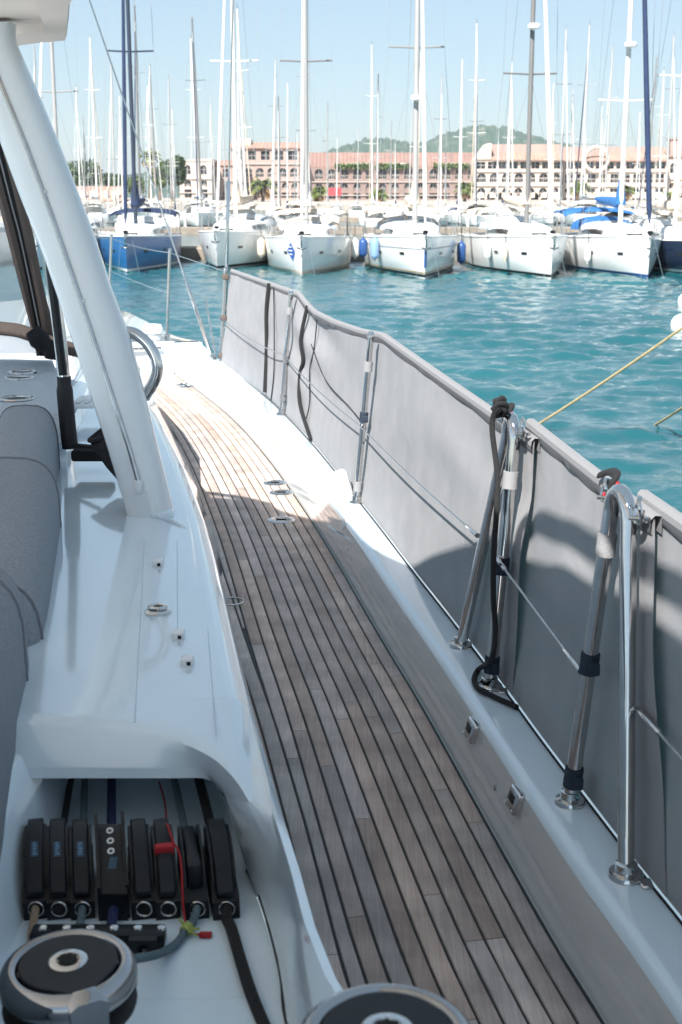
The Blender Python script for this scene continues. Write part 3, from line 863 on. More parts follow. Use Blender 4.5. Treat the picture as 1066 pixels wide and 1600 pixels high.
# ---- lower life lines (wires) with end fittings
def wire(a, b, r=.0032, sag=.0, ends=(False, False), name='life_line'):
    a, b = Vector(a), Vector(b)
    pts = [a.lerp(b, t) - Vector((0, 0, sag * 4 * t * (1 - t))) for t in [k / 10 for k in range(11)]]
    o = MB().tube(pts, r, 8).build(name, M['steel'], yacht)
    d = (b - a).normalized()
    if ends[0]: MB().tube([a, a + d * .05, a + d * .11, a + d * .115], [.0075, .0065, .0065, .004], 10).build('end_fitting', M['chrome'], o)
    if ends[1]: MB().tube([b, b - d * .05, b - d * .11, b - d * .115], [.0075, .0065, .0065, .004], 10).build('end_fitting', M['chrome'], o)
    return o
mid = lambda b, t, k=.44: b.lerp(t, k)
IN = Vector((-.016, 0, 0))
wire(mid(S1b, S1t, .5) + IN, mid(S2b, S2t, .5) + IN, sag=.03)
wire(mid(S2b, S2t, .5) + IN, mid(S3b, S3t, .47) + IN, sag=.02)
wire(mid(S3b, S3t, .47) + IN, g1p[1] + IN + Vector((0, 0, .03)), sag=.01, ends=(False, True))
wire(B1.lerp(T1, .50) + IN, A2.lerp(g2p[3], .47) + IN, ends=(True, True))
wire(g2p[-2].lerp(g2p[-4], .47) + Vector((.02, -.01, 0)), e(.72, 1.2, -.98), ends=(True, False))
wire(F0t - Vector((0, 0, .02)), F1t - Vector((0, 0, .02)), .0038, .02)
wire(F1t - Vector((0, 0, .02)), F2t - Vector((0, 0, .02)), .0038, .02)
wire(S1t - Vector((0, 0, .01)), F0t - Vector((0, 0, .02)), .0034, .0)
wire(F1b.lerp(F1t, .5), F0b.lerp(F0t, .5) + Vector((.0, .0, 0)), .0034, .01)
# ---- shrouds with turnbuckles
ch = e(-.985, 9.95, CAPZ)
def shroud(a, b, rb):
    a, b = Vector(a), Vector(b); d = (b - a).normalized(); Ln = (b - a).length
    o = MB().tube([a, b], .006, 8).build('shroud', M['steel'], yacht)
    MB().tube([a, a + d * .10, a + d * .11, a + d * (.11 + rb), a + d * (.12 + rb), a + d * (.22 + rb)], [.008, .008, .0145, .0145, .008, .007], 12).build('turnbuckle', M['chrome'], o)
    MB().lathe([(.02, 0), (.022, .02), (.016, .05)], a + d * .03, axis=d, n=12).build('toggle', M['steel'], o)
topA = at_y(140, 0, 9.75); dA = (topA - ch).normalized()
shroud(ch, ch + dA * 9.0, .55)
c2 = ch + Vector((.055, -.03, 0)); 
topB = at_y(363, 0, 9.9); dB = (topB - (S1t + Vector((0, .03, 0)))).normalized()
shroud(S1t + Vector((-.01, .04, -.35)), S1t + Vector((0, .04, 0)) + dB * 9.0, .9)
MB().tube([ch + Vector((.02, 0, 0)), ch + Vector((-.03, .03, .3)), ch + Vector((-.06, .04, .5))], .006, 8).build('split_shroud', M['chrome'], yacht)
MB().rbox((ch.x - .05, ch.y - .06, ch.z - .004), (ch.x + .09, ch.y + .06, ch.z + .018), .006, 2).build('chainplate', M['steel'], yacht)

# ---- fittings on the inner bulwark face
def on_face(px, py):
    # inner bulwark face: between the seam and the cap
    best = None
    for k in range(0, 41):
        t = k / 40
        z = EYE + DECKZ + (CAPZ - DECKZ) * t
        p = at_z(px, py, z); x = edge_x(p.y) + .008 + .042 * t
        d = abs(p.x - x)
        if best is None or d < best[0]: best = (d, Vector((x, p.y, z)))
    return best[1]
for q in ((742, 1142), (811, 1251)):
    p = on_face(*q)
    i = min(range(NE), key=lambda j: abs(EDGE3[j].y - p.y)); nn = NOR[i]; tt = Vector((-nn.y, nn.x, 0))
    Mx = Matrix.Translation(p) @ Matrix(((tt.x, nn.x, 0, 0), (tt.y, nn.y, 0, 0), (0, 0, 1, 0), (0, 0, 0, 1))) @ Matrix.Rotation(math.radians(-16), 4, 'X')
    o = MB().rbox((-.030, -.020, -.028), (.030, .006, .028), .007, 3, Mx).build('step_light', M['chrome'], yacht)
    MB().rbox((-.019, -.022, -.006), (.019, -.018, .014), .003, 2, Mx).build('lens', M['black_plastic'], o)
    for sx_ in (-.024, .024): MB().lathe([(.0035, 0), (.003, .002), (0, .002)], Mx @ Vector((sx_, -.020, -.018)), axis=-nn, n=8).build('screw', M['steel'], o)
for q in ((545, 858), (777, 1231)):
    p = on_face(*q)
    MB().lathe([(.008, -.002), (.008, .004), (.005, .005)], p, axis=(-1, -.2, .2), n=10).build('drain_hole', M['steel'], yacht)
p = on_face(538, 817)
MB().lathe([(.03, -.003), (.03, .004), (.022, .007), (0, .008)], p, axis=(-1, -.2, .2), n=18).build('face_cap', M['white_plastic'], yacht)
# deck filler caps
for q, mt_ in (((430, 755), 'chrome'), ((440, 770), 'chrome'), ((440, 813), 'chrome'), ((286, 601), 'steel'), ((293, 604), 'steel')):
    p = at_z(*q, EYE + DECKZ)
    o = MB().lathe([(.062, -.004), (.062, .002), (.056, .006), (.044, .007), (.042, .004), (0, .004)], p, n=30).build('deck_filler', M[mt_], yacht)
    MB().box((p.x - .022, p.y - .004, p.z + .0035), (p.x + .022, p.y + .004, p.z + .0075)).build('key_slot', M['black_hole'], o)
# lid ring in the teak beside the coaming
p = at_z(362, 940, EYE + DECKZ + .001)
rg = [p + Vector((.045 * math.cos(a), .045 * math.sin(a), .0015)) for a in [2*math.pi*k/24 for k in range(25)]]
MB().tube(rg, .003, 6, cap=False).build('flush_lid', M['steel'], yacht)

# pale cockpit sole, seat front and port side deck behind us, unseen and added to bounce fill light
MB().grid([[e(-4.3, y, DECKZ + .02), e(-.42 + max(0, 1.0 - y) * .35, y, DECKZ + .02)] for y in (-4.0, -2.5, -1, 0, 1.0, 1.1)]).grid([[e(-4.3, y, DECKZ + .02), e(-.95 - max(0, y - 2) * .1, y, DECKZ + .02)] for y in (1.1, 2, 3, 4.6)]).build('bounce_sole', M['gelcoat_deck'], yacht)
MB().rbox(e(-4.4, -4.0, -1.5), e(-3.75, 4.6, -.88), .05, 2).build('port_coaming', M['gelcoat'], yacht)
MB().rbox(e(-3.7, -4.3, -1.5), e(.3, -3.4, -.9), .05, 2).build('aft_bench', M['gelcoat'], yacht)
# ---- rope clutches and their base
FL = -1.05
def yz(px_py_list): return px_py_list
def clutch(cx, w, kind='clutch', dy=0., lev=True, top=-.957, rope_ring=True, lbl=False):
    """cx: pixel column of the clutch at its front face"""
    c = at_y(cx, 1415, 1.70 + dy)
    x = c.x; hw = w / 2; y0 = 1.70 + dy
    def e(X_, Y_, Z_):
        ca, sa = math.cos(.2), math.sin(.2); u_, v_ = X_ - x, Y_ - y0
        return Vector((x + u_ * ca - v_ * sa, y0 + u_ * sa + v_ * ca, EYE + Z_))
    WX = Vector((math.cos(.2), math.sin(.2), 0))
    # clutches lean along the lines, which converge slightly forward
    prof = [(0, FL), (0, FL + .029), (.008, FL + .036), (.04, FL + .044), (.15, FL + .042), (.165, FL)]
    o = MB().prism([e(x - hw, y0 + a, b) for a, b in prof], WX * w)
    for s_ in (-1, 1):       # side cheeks
        ch_ = [(.022, FL + .03), (.030, FL + .056), (.052, FL + .078), (.085, FL + .090), (.125, FL + .090), (.148, FL + .075), (.155, FL + .03)]
        xx = x + s_ * (hw - .0035) - .002
        o.prism([e(xx, y0 + a, b) for a, b in ch_], WX * .004)
    body = o.build('rope_clutch', M['black_plastic'], yacht, angle=30)
    if lev:
        lw = w * .33
        lp = [(.003, FL + .034), (.0, FL + .044), (.022, FL + .066), (.040, FL + .077), (.075, FL + .090), (.115, FL + .098), (.140, FL + .094), (.152, FL + .080), (.150, FL + .05), (.03, FL + .036)]
        lv = MB(); lv.prism([e(x - lw, y0 + a, b) for a, b in lp], WX * 2 * lw)
        lo = lv.build('lever', M['black_plastic'], body, angle=50)
        bv = lo.modifiers.new('round', 'BEVEL'); bv.width = .0025; bv.segments = 2
        if lbl:
            A = e(x - lw * .45, y0 + .044, FL + .0795); B = e(x + lw * .45, y0 + .044, FL + .0795)
            up = e(x, y0 + .028, 0) - e(x, y0, 0) + Vector((0, 0, .0104))
            MB().add([A, B, B + up, A + up], [(0, 1, 2, 3)]).build('name_strip', M['label_blue'], lo)
            tx = MB()
            for k in range(5):
                q = A + up * (.14 + .17 * k) + Vector((.003, 0, .0006)); ww = (B - A) * (.35 + .3 * ((k * 7 + int(cx)) % 3) / 3)
                tx.add([q, q + ww, q + ww + up * .09, q + up * .09], [(0, 1, 2, 3)])
            tx.build('lettering', M['print_pale'], lo)
    if rope_ring:
        cc = e(x, y0 - .001, FL + .018)
        rg = [cc + Vector((.0115 * math.cos(a), 0, .0115 * math.sin(a))) for a in [2*math.pi*k/20 for k in range(21)]]
        MB().tube(rg, .0014, 6, cap=False).build('hole_ring', M['steel'], body)
        MB().lathe([(.0105, 0), (0, .0005)], cc, axis=(0, -1, 0), n=18).build('rope_hole', M['black_hole'], body)
    return x, y0
CX = {}
for cx, l in ((56, True), (92, True), (129, True)): CX[cx] = clutch(cx, .036, lbl=l)
for cx in (225, 263): CX[cx] = clutch(cx, .036)
CX[308] = clutch(308, .036, lev=False)
CX[354] = clutch(354, .040)
# open clutch without its lever raised: low saddle
x, y0 = CX[308]
MB().rbox((-.011, .02, FL + .035 + EYE), (.011, .15, FL + .078 + EYE), .006, 2, Matrix.Translation((x, y0, 0)) @ Matrix.Rotation(.2, 4, 'Z')).build('jam_saddle', M['black_plastic'], yacht)
# tall fairlead block in the middle
c = at_y(178, 1415, 1.70); x = c.x
e_flat = e
def e(X_, Y_, Z_):
    ca, sa = math.cos(.2), math.sin(.2); u_, v_ = X_ - x, Y_ - 1.70
    return Vector((x + u_ * ca - v_ * sa, 1.70 + u_ * sa + v_ * ca, EYE + Z_))
tb = MB().prism([e(x - .021, 1.70 + a, b) for a, b in ((0, FL), (.0, FL + .045), (.03, FL + .062), (.105, FL + .094), (.125, FL + .094), (.15, FL + .05), (.15, FL))], (.042, 0, 0))
tb.prism([e(x - .023, 1.70 + a, b) for a, b in ((.0, FL + .0), (.0, FL + .055), (.10, FL + .108), (.125, FL + .112), (.15, FL))], (.005, 0, 0)).prism([e(x + .018, 1.70 + a, b) for a, b in ((.0, FL + .0), (.0, FL + .055), (.10, FL + .108), (.125, FL + .112), (.15, FL))], (.005, 0, 0))
tbo = tb.build('rope_jammer', M['black_plastic'], yacht, angle=30)
nrm = Vector((0, -.45, .89)).normalized()
for k, (yy, zz) in enumerate(((.100, .0925), (.082, .0848), (.064, .0772))):
    q = e(x, 1.70 + yy, FL + zz) 
    MB().lathe([(.0030, .0), (.0030, .0018), (.0056, .0018), (.0056, .0)], q, axis=nrm, n=16).build('rivet_ring', M['white_plastic'], tbo)
q = e(x - .006, 1.70 + .034, FL + .0650)
MB().add([q, q + Vector((.012, 0, 0)), q + Vector((.012, .020, .0089)), q + Vector((0, .020, .0089))], [(0, 1, 2, 3)]).build('name_strip', M['label_blue'], tbo)
MB().lathe([(.012, 0), (0, .0006)], e(x, 1.699, FL + .022), axis=(0, -1, 0), n=18).build('rope_hole', M['black_hole'], tbo)
e = e_flat
# base bar with screws (line organiser) and its end plate
b0 = at_z(52, 1447, EYE + FL + .02); b1 = at_z(248, 1444, EYE + FL + .02)
bar = MB().rbox((b0.x, b0.y - .03, EYE + FL - .0), (b1.x + .012, b0.y + .002, EYE + FL + .024), .004, 2).build('line_organiser', M['black_plastic'], yacht)
for k in range(6):
    q = Vector((b0.x + .017 + (b1.x - b0.x - .01) * k / 5, b0.y - .012, EYE + FL + .024))
    MB().lathe([(.007, 0), (.006, .0025), (.003, .003), (0, .002)], q, n=14).build('screw', M['chrome'], bar)
pl = MB()
pz = EYE + FL + .002
q0 = Vector((b1.x - .028, b0.y - .031, pz))
hexa = lambda r, cx_, cz_: [Vector((cx_ + r * math.cos(a), q0.y, cz_ + r * 1.2 * math.sin(a))) for a in [math.pi/2 + k * math.pi / 3 for k in range(6)]]
# plate with a diamond opening: ring of quads
cxp, czp = q0.x + .012, pz + .006
inn = hexa(.008, cxp, czp); outp = [Vector((cxp + dx, q0.y, czp + dz)) for dx, dz in ((0, .016), (-.02, .016), (-.02, -.010), (0, -.010), (.02, -.010), (.02, .016))]
pl.grid([inn, outp], close=True, smooth=False); pl.grid([[p + Vector((0, -.012, 0)) for p in inn], [p + Vector((0, -.012, 0)) for p in outp]], close=True, smooth=False)
pl.grid([inn, [p + Vector((0, -.012, 0)) for p in inn]], close=True, smooth=False)
pl.grid([outp, [p + Vector((0, -.012, 0)) for p in outp]], close=True, smooth=False)
pl.build('end_plate', M['black_plastic'], bar)

# ---- winches
def winch(c, r, rot, h=.18):
    """c = centre of the top"""
    c = Vector(c)
    z0 = c.z - h
    base = Vector((c.x, c.y, z0))
    o = MB().lathe([(r * 1.12, 0), (r * 1.12, .012), (r * 1.05, .018), (r * .98, .02), (r * .92, .03), (r * .74, .045), (r * .70, .07), (r * .74, .10), (r * .86, .112), (r * .88, .118)], base, n=40).build('winch', M['black_plastic'], yacht)
    MB().lathe([(r * .80, 0), (r * .96, .006), (r * .98, .012), (r * .70, .020), (r * .70, .026), (r * .99, .034)], base + Vector((0, 0, h - .062)), n=40).build('rope_jaw', M['black_rubber'], o)
    top = MB()
    top.lathe([(r * .97, -.028), (r * .995, -.022), (r * 1.0, -.015), (r * .985, -.008), (r * .95, -.0025), (r * .90, .0012), (r * .85, .003), (r * .80, .0030), (r * .755, .0010), (r * .73, -.002), (r * .72, -.004), (0, -.004)], c, n=64)
    top.build('top_ring', M['chrome_dark'], o)
    # black insert: disc drawn to a point over the feeder arm
    pts = []
    for k in range(96):
        a = rot + 2 * math.pi * k / 96
        da = (a - rot + math.pi) % (2 * math.pi) - math.pi
        th = math.acos(.715 / .93); rr = r * .715 / (math.cos(th - abs(da)) if abs(da) < th else 1)
        pts.append(c + Vector((rr * math.cos(a), rr * math.sin(a), -.002)))
    ins = MB().prism(pts, (0, 0, .0055)).build('top_insert', M['black_plastic'], o, angle=30)
    bv = ins.modifiers.new('round', 'BEVEL'); bv.width = .0015; bv.segments = 2
    MB().lathe([(r * .285, .003), (r * .283, .0052), (r * .26, .0062), (r * .175, .0060), (r * .17, .0045)], c, n=36).build('socket_ring', M['chrome'], o)
    star = []
    for k in range(32):
        a = 2 * math.pi * k / 32
        star.append(c + Vector((math.cos(a), math.sin(a), 0)) * r * (.150 + .024 * math.cos(8 * a)) + Vector((0, 0, .0066)))
    MB().poly(star).build('handle_socket', M['black_hole'], o)
    # feeder arm
    d = Vector((math.cos(rot), math.sin(rot), 0)); s_ = Vector((-d.y, d.x, 0))
    arm = MB()
    sec = lambda t, w, z: [c + d * r * t - s_ * w + Vector((0, 0, z)), c + d * r * t - s_ * w * .6 + Vector((0, 0, z + .006)), c + d * r * t + s_ * w * .6 + Vector((0, 0, z + .006)), c + d * r * t + s_ * w + Vector((0, 0, z)), c + d * r * t + s_ * w + Vector((0, 0, z - .012)), c + d * r * t - s_ * w + Vector((0, 0, z - .012))]
    arm.grid([sec(.78, .020, -.002), sec(.92, .022, -.002), sec(1.02, .022, -.008), sec(1.05, .021, -.03), sec(1.03, .019, -.065), sec(1.0, .016, -.09)], close=True)
    arm.poly(sec(1.0, .016, -.09)); arm.build('feeder_arm', M['chrome_dark'], o)
    MB().tube([base + d * r * .9 + Vector((0, 0, h - .085)), base + d * r * 1.0 + Vector((0, 0, h - .07))], .012, 10).build('feeder_foot', M['chrome'], o)
    return o
winch(e(-.317, 1.315, -.87), .0795, math.radians(-62))
winch(e(.0395, .955, -.70), .0795, math.radians(-20))
# ------------------------------------------------------------------ soft and loose gear on our yacht
# weather cloths: woven panels laced outside the stanchions
def cloth(label, B, T, hemr=.010, seed=0, nU=40, nV=18, puck=(), curl=0.0, group='weather cloths along the rail', sagtop=.0, gap=()):
    """B, T: bottom and top guide points from bow to stern"""
    org_ = Vector(B[0])
    root = thing('weather_cloth', org_, label, 'weather cloth', group)
    Bs = resample(smooth(B, 8), .02); Ts = resample([Vector(p) for p in T], .02)
    pick = lambda L, t: L[min(int(t * (len(L) - 1)), len(L) - 2)].lerp(L[min(int(t * (len(L) - 1)), len(L) - 2) + 1], (t * (len(L) - 1)) % 1 if t < 1 else 1)
    r = random.Random(seed); ph = [r.uniform(0, 6) for _ in range(8)]
    n0 = Vector((1, .2, 0)).normalized()
    rows = []; tops = []
    for i in range(nU + 1):
        t = i / nU
        b = pick(Bs, t); tp = pick(Ts, t) - Vector((0, 0, sagtop * math.sin(math.pi * t)))
        tops.append(tp)
        row = []
        for k in range(nV + 1):
            s = k / nV
            w = .006 * math.sin(9 * t + 3 * s + ph[0]) * math.sin(3.1 * s) + .004 * math.sin(23 * t - 8 * s + ph[1]) * (s * (1 - s) * 4) + .010 * math.sin(5 * t + ph[2]) * s * (1 - s) * 2
            for (pt, ps, amp) in puck:
                dd = ((t - pt) / .10) ** 2 + ((s - ps) / .14) ** 2
                w += amp * math.exp(-dd) * math.sin(16 * (t - pt) + 9 * (s - ps))
            p = b.lerp(tp, s) + n0 * (w + .0)
            row.append(p)
        rows.append(row)
    MB().grid(rows).build('cloth_panel', M['weather_cloth'], root, angle=80)
    # hem rolled over the upper wire: pale roof outside, dark strip below for its shade
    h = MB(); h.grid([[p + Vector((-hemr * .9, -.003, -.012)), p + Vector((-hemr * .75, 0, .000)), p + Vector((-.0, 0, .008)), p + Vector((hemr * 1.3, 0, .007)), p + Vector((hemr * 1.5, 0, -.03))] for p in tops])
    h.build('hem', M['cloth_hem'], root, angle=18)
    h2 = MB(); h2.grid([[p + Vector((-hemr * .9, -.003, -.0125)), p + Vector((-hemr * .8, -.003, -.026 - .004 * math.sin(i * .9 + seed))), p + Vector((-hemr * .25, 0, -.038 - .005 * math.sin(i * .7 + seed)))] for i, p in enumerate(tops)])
    h2.build('hem_shade', M['cloth_hem_dark'], root)
    return root, rows
OUT = Vector((.045, .012, 0))
def capout(y):
    i = min(range(NE), key=lambda j: abs(EDGE3[j].y - y)); return off(i, capw(i) - .012, CAPZ + .006)
bt = [capout(y) for y in (9.82, 9.0, 8.2, 7.5, 6.6, 5.6, 4.9, 4.3, 3.8, 3.14)]
tt = [S1t + OUT, S1t.lerp(S2t, .5) + OUT, S2t + OUT, S2t.lerp(S3t, .12) + OUT + Vector((0, 0, -.035)), S2t.lerp(S3t, .25) + OUT + Vector((0, 0, -.055)), S2t.lerp(S3t, .5) + OUT + Vector((0, 0, -.05)), S2t.lerp(S3t, .8) + OUT + Vector((0, 0, -.025)), S3t + OUT + Vector((0, 0, .005)), S3t.lerp(T1, .5) + OUT + Vector((0, 0, -.025)), T1 + OUT + Vector((.004, -.10, -.045))]
w1, wr1 = cloth('long pale grey weather cloth laced along the three forward stanchions', bt, tt, seed=1, nU=96, puck=((.43, .80, .035), (.40, .45, .02), (.2, .5, .012), (.93, .75, .012)))
bt = [capout(y) for y in (3.30, 3.1, 2.8, 2.12)]
tt = [T1 + OUT + Vector((.010, .06, -.02)), T1.lerp(T2, .5) + OUT + Vector((0, 0, -.025)), T2 + OUT + Vector((.004, -.10, -.035))]
w2, wr2 = cloth('short grey weather cloth filling the gate between the two bent stanchions', bt, tt, seed=2, nU=30, puck=((.1, .5, .008),))
bt = [capout(y) for y in (2.33, 2.1, 1.7, 1.2, .6)]
tt = [T2 + OUT + Vector((.012, .06, -.02)), e(.675, 1.9, -.595), e(.765, 1.3, -.60), e(.85, .6, -.60)]
w3, wr3 = cloth('grey weather cloth aft of the second bent stanchion, cut by the right edge', bt, tt, seed=3, nU=40)
# second foremost panel has straps hanging
def strap_on(parent, c, axis, r, h, mt, name='strap'):
    axis = Vector(axis).normalized()
    o = MB().lathe([(r, -h/2), (r + .0018, -h/2), (r + .002, -h*.2), (r + .0014, 0), (r + .002, h*.25), (r + .0018, h/2), (r, h/2)], c, axis=axis, n=18).build(name, M[mt], parent)
    if mt == 'white_strap': return
    MB().rbox((c.x - .004, c.y - r - .008, c.z - h * .45), (c.x + .018, c.y - r - .002, c.z + h * .2), .003, 1).build('strap_tail', M[mt], o)
for b, t, ks in ((S3b, S3t, ((.52, 'navy_strap'), (.82, 'white_strap'), (.10, 'white_strap'))), (S2b, S2t, ((.46, 'cloth_hem_dark'), (.86, 'white_strap'), (.14, 'cloth_hem_dark')))):
    for k, mt in ks: strap_on(w1, b.lerp(t, k), t - b, .0165, .042, mt)
for k in (.10, .50, .93):
    c = S1b.lerp(S1t, k)
    MB().rbox((c.x - .02, c.y - .035, c.z - .022), (c.x + .035, c.y + .0, c.z + .022), .012, 2).build('lashing', M['brown_canvas'], w1)
def on_path(pts, k):
    i = min(int(k * (len(pts) - 1)), len(pts) - 2); return pts[i].lerp(pts[i+1], k * (len(pts) - 1) - i), (pts[i+1] - pts[i])
def leg_pt(pts, z, aft):
    best = None
    L_ = list(zip(pts, pts[1:]))
    L_ = L_[len(L_)//2:] if aft else L_[:len(L_)//2]
    for a, b in L_:
        lo_, hi_ = sorted((a.z, b.z))
        if lo_ <= z <= hi_ and hi_ > lo_:
            t = (z - a.z) / (b.z - a.z); return a.lerp(b, t), (b - a)
    return pts[0], Vector((0, 0, 1))
for zr, aft, pts, mt, par in ((-.735, True, g1p, 'white_strap', w2), (-.965, True, g1p, 'navy_strap', w2), (-1.235, True, g1p, 'navy_strap', w2), (-.70, False, g2p, 'white_strap', w2), (-.965, False, g2p, 'navy_strap', w2), (-1.235, False, g2p, 'navy_strap', w2)):
    c, d = leg_pt(pts, EYE + zr, aft); strap_on(par, c, d, .0185, .046, mt)
# shackles and bunched hem ends
for c, par in ((T1 + Vector((.01, .07, -.005)), w1), (T2 + Vector((.012, .09, -.01)), w2)):
    MB().tube(smooth([c + Vector((-.01, .13, -.004)), c + Vector((.0, .07, .016)), c + Vector((.0, .01, .020)), c + Vector((-.02, -.01, .0)), c + Vector((-.012, .03, -.02))], 5), [.010] * 6 + [.011] * 10 + [.007] * 5, 9, flat=.55).build('hem_end', M['rope_black'], par)
    MB().tube([c + Vector((-.03, -.0, -.02)), c + Vector((-.012, -.01, .0)), c + Vector((0, -.015, .012))], .004, 7).build('hook', M['red_cord'], par)
# thin lacing cords at the bottom edge
for (rows_, par) in ((wr1, w1), (wr2, w2), (wr3, w3)):
    pts = [r[0] + Vector((-.008, 0, -.002)) for r in rows_[::2]]
    MB().tube(pts, .003, 5).build('bolt_rope', M['rope_black'], par)

# black and thin lines hanging inside the forward cloth
def line(name, pts, r, mt, label, cat='rope', group=None, n=5, seg=9):
    pts = smooth(pts, n)
    o = MB().tube(pts, r, seg).build(name, M[mt], None, o=pts[-1])
    return tag(o, label, cat, group)
yI = -.03
def inn(y, zr, dx=-.012):
    """a point just inside the forward cloth"""
    best = min((p for r in wr1 for p in r), key=lambda p: (p.y - y) ** 2 * .3 + (p.z - (EYE + zr)) ** 2)
    return Vector((best.x + dx, y, EYE + zr))
line('cord', [inn(8.42, -.575), inn(8.40, -.75), inn(8.36, -1.0), inn(8.30, -1.27)], .013, 'rope_black', 'doubled black cord hanging down the foremost cloth panel')
line('cord', [inn(8.30, -.59), inn(8.10, -.8), inn(8.05, -1.1), inn(8.12, -1.3)], .004, 'rope_black', 'hair thin dark cord behind the first doubled black cord')
line('cord', [inn(7.25, -.62), inn(7.22, -.80), inn(7.20, -.92), inn(7.24, -1.0), inn(7.1, -1.15), inn(6.72, -1.285)], .011, 'rope_black', 'black cord swinging low across the second cloth panel with a knot')
line('cord', [inn(7.0, -.66), inn(6.9, -.82), inn(7.02, -.95), inn(6.85, -1.1), inn(6.9, -1.2)], .0035, 'rope_black', 'thin wavy dark cord on the second cloth panel')
k_ = inn(7.21, -.91)
# black braided line on the gate stanchion, ending on the cap
top1 = T1 + Vector((-.03, .03, .01))
pts = [top1 + Vector((.02, -.01, .018)), top1 + Vector((-.005, -.03, .02)), top1 + Vector((-.02, -.02, -.03)), at_y(777, 740, 3.28), at_y(776, 800, 3.24), at_y(772, 860, 3.22), at_y(771, 930, 3.20), at_y(774, 985, 3.17), at_y(768, 1030, 3.12)]
pts += [at_z(q[0], q[1], EYE + CAPZ + .010) for q in ((748, 1046), (741, 1062), (750, 1078), (775, 1090), (808, 1105))]
line('braided_line', pts, .0075, 'rope_black', 'black braided line hanging down the first bent stanchion onto the white cap', n=8, seg=10)
kn = top1 + Vector((.0, -.015, .012))
o = MB().tube(smooth([kn + Vector((.013 * math.cos(a), .012 * math.sin(a), .004 * a - .018 + .006 * math.sin(3 * a))) for a in [k * .8 for k in range(16)]], 3), .0075, 8)
o.tube(smooth([kn + Vector(q) for q in ((-.02, -.01, .0), (-.005, -.02, .018), (.016, -.008, .012), (.012, .012, -.012), (-.012, .006, -.02))], 4), .0075, 8)
tag(o.build('rope_knot', M['rope_black'], None, o=kn), 'black knot tied at the top of the first bent stanchion', 'knot')
# light diagonal lines on the cloth (second forward piece)
line('cord', [inn(6.95, -.80), inn(6.5, -.93), inn(5.9, -.97), inn(5.45, -.98)], .0025, 'rope_black', 'dark lacing line drawn slack over the second cloth panel')

# mooring lines from the neighbour's bow, beyond the rail
def mooring(px, py, end, label):
    a = at_z(px, py, -.02); b = Vector(end)
    pts = [a.lerp(b, k / 12) - Vector((0, 0, .10 * 4 * (k / 12) * (1 - k / 12))) for k in range(13)]
    o = MB().tube(pts, .017, 9).build('mooring_line', M['rope_yellow'], None, o=a)
    tag(o, label, 'mooring line', 'yellow mooring lines beyond the rail')
a_ = at_z(833, 668, 0); b_ = at_y(1066, 500, 15.2); mooring(833, 668, a_ + (b_ - a_) * 2.1, 'long yellow mooring line rising from the water to the right edge')
a_ = at_z(1021, 666, 0); b_ = at_y(1066, 631, 16.0); mooring(1021, 666, a_ + (b_ - a_) * 6, 'short brown mooring line entering the water beyond the rail')
def buoy(px, py, r, label):
    c = at_z(px, py, .0)
    root = thing('mooring_buoy', c, label, 'buoy', 'white mooring buoys')
    MB().lathe([(0, -.3 * r), (r * .8, -.3 * r), (r * .95, .05 * r), (r, .45 * r), (r * .93, .85 * r), (r * .7, 1.15 * r), (r * .3, 1.36 * r), (0, 1.4 * r)], c, n=28).build('float', M['buoy_white'], root)
    MB().tube([c + Vector((.05 * math.cos(a), 0, 1.42 * r + .05 * math.sin(a))) for a in [k * math.pi / 5 for k in range(11)]], .012, 8).build('ring', M['steel'], root)
buoy(1066, 516, .27, 'white round mooring buoy behind the long yellow line')
buoy(1074, 478, .27, 'white mooring buoy just cut by the right edge, higher up')

# cushions along the cockpit coaming
def cushion(name, y0, y1, zt, zb, wd, label, group, lift=0.0, mt='cushion', ofs=0.0, cat='cushion'):
    xl = lambda y: lerp_tab([(.4, -.28), (2.01, -.535), (2.585, -.622), (4.08, -.885), (5, -1.05)], y) + ofs
    rows = []
    n = 26; m = 28
    R = .07
    yc = (y0 + y1) / 2; hy = (y1 - y0) / 2
    rr = random.Random(int(y0 * 100))
    for i in range(n + 1):
        s = -1 + 2 * i / n
        sp = math.copysign(1 - (1 - abs(s)) ** 2.2, s)          # crowd rows at the ends
        y = yc + hy * sp
        q = max(0.0, (abs(sp) * hy - (hy - R)) / R)
        k = math.sqrt(max(0.0, 1 - q ** 2)) if q > 0 else 1.0
        shr = R * (1 - k)
        row = []
        hw = wd / 2 - shr; hh = (zt - zb) / 2 - shr
        cx = xl(y) - wd / 2
        for j in range(m):
            a = 2 * math.pi * j / m
            ca, sa = math.cos(a), math.sin(a)
            X = math.copysign(abs(ca) ** .58, ca); Z = math.copysign(abs(sa) ** .58, sa)
            bul = .006 * math.sin(3 * sp + j) 
            row.append(e(cx + hw * X, y, (zt + zb) / 2 + hh * Z + ((lift + .075) * (1 + sp) / 2 + .02 * (1 - sp * sp) - .05 if sa > 0 else 0)))
        rows.append(row)
    mb = MB().grid(rows, close=True); mb.poly(rows[0][::-1]); mb.poly(rows[-1])
    root = thing(name, e(xl(yc) - wd / 2, yc, zb), label, cat, group)
    o = mb.build('cover', M[mt], root, angle=70)
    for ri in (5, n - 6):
        MB().tube(rows[ri] + [rows[ri][0]], .0042, 6, cap=False).build('crease_shade', M['crease_shade'], root)  # dark ring near each end, standing in for shade in the crease
    return root
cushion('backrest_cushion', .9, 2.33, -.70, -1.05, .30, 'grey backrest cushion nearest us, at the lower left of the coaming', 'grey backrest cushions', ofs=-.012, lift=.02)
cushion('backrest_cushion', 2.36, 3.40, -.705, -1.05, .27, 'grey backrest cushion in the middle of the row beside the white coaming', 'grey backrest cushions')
cushion('backrest_cushion', 3.45, 4.10, -.685, -1.05, .195, 'grey backrest cushion at the far end of the row, by the black sleeve', 'grey backrest cushions', ofs=-.03)
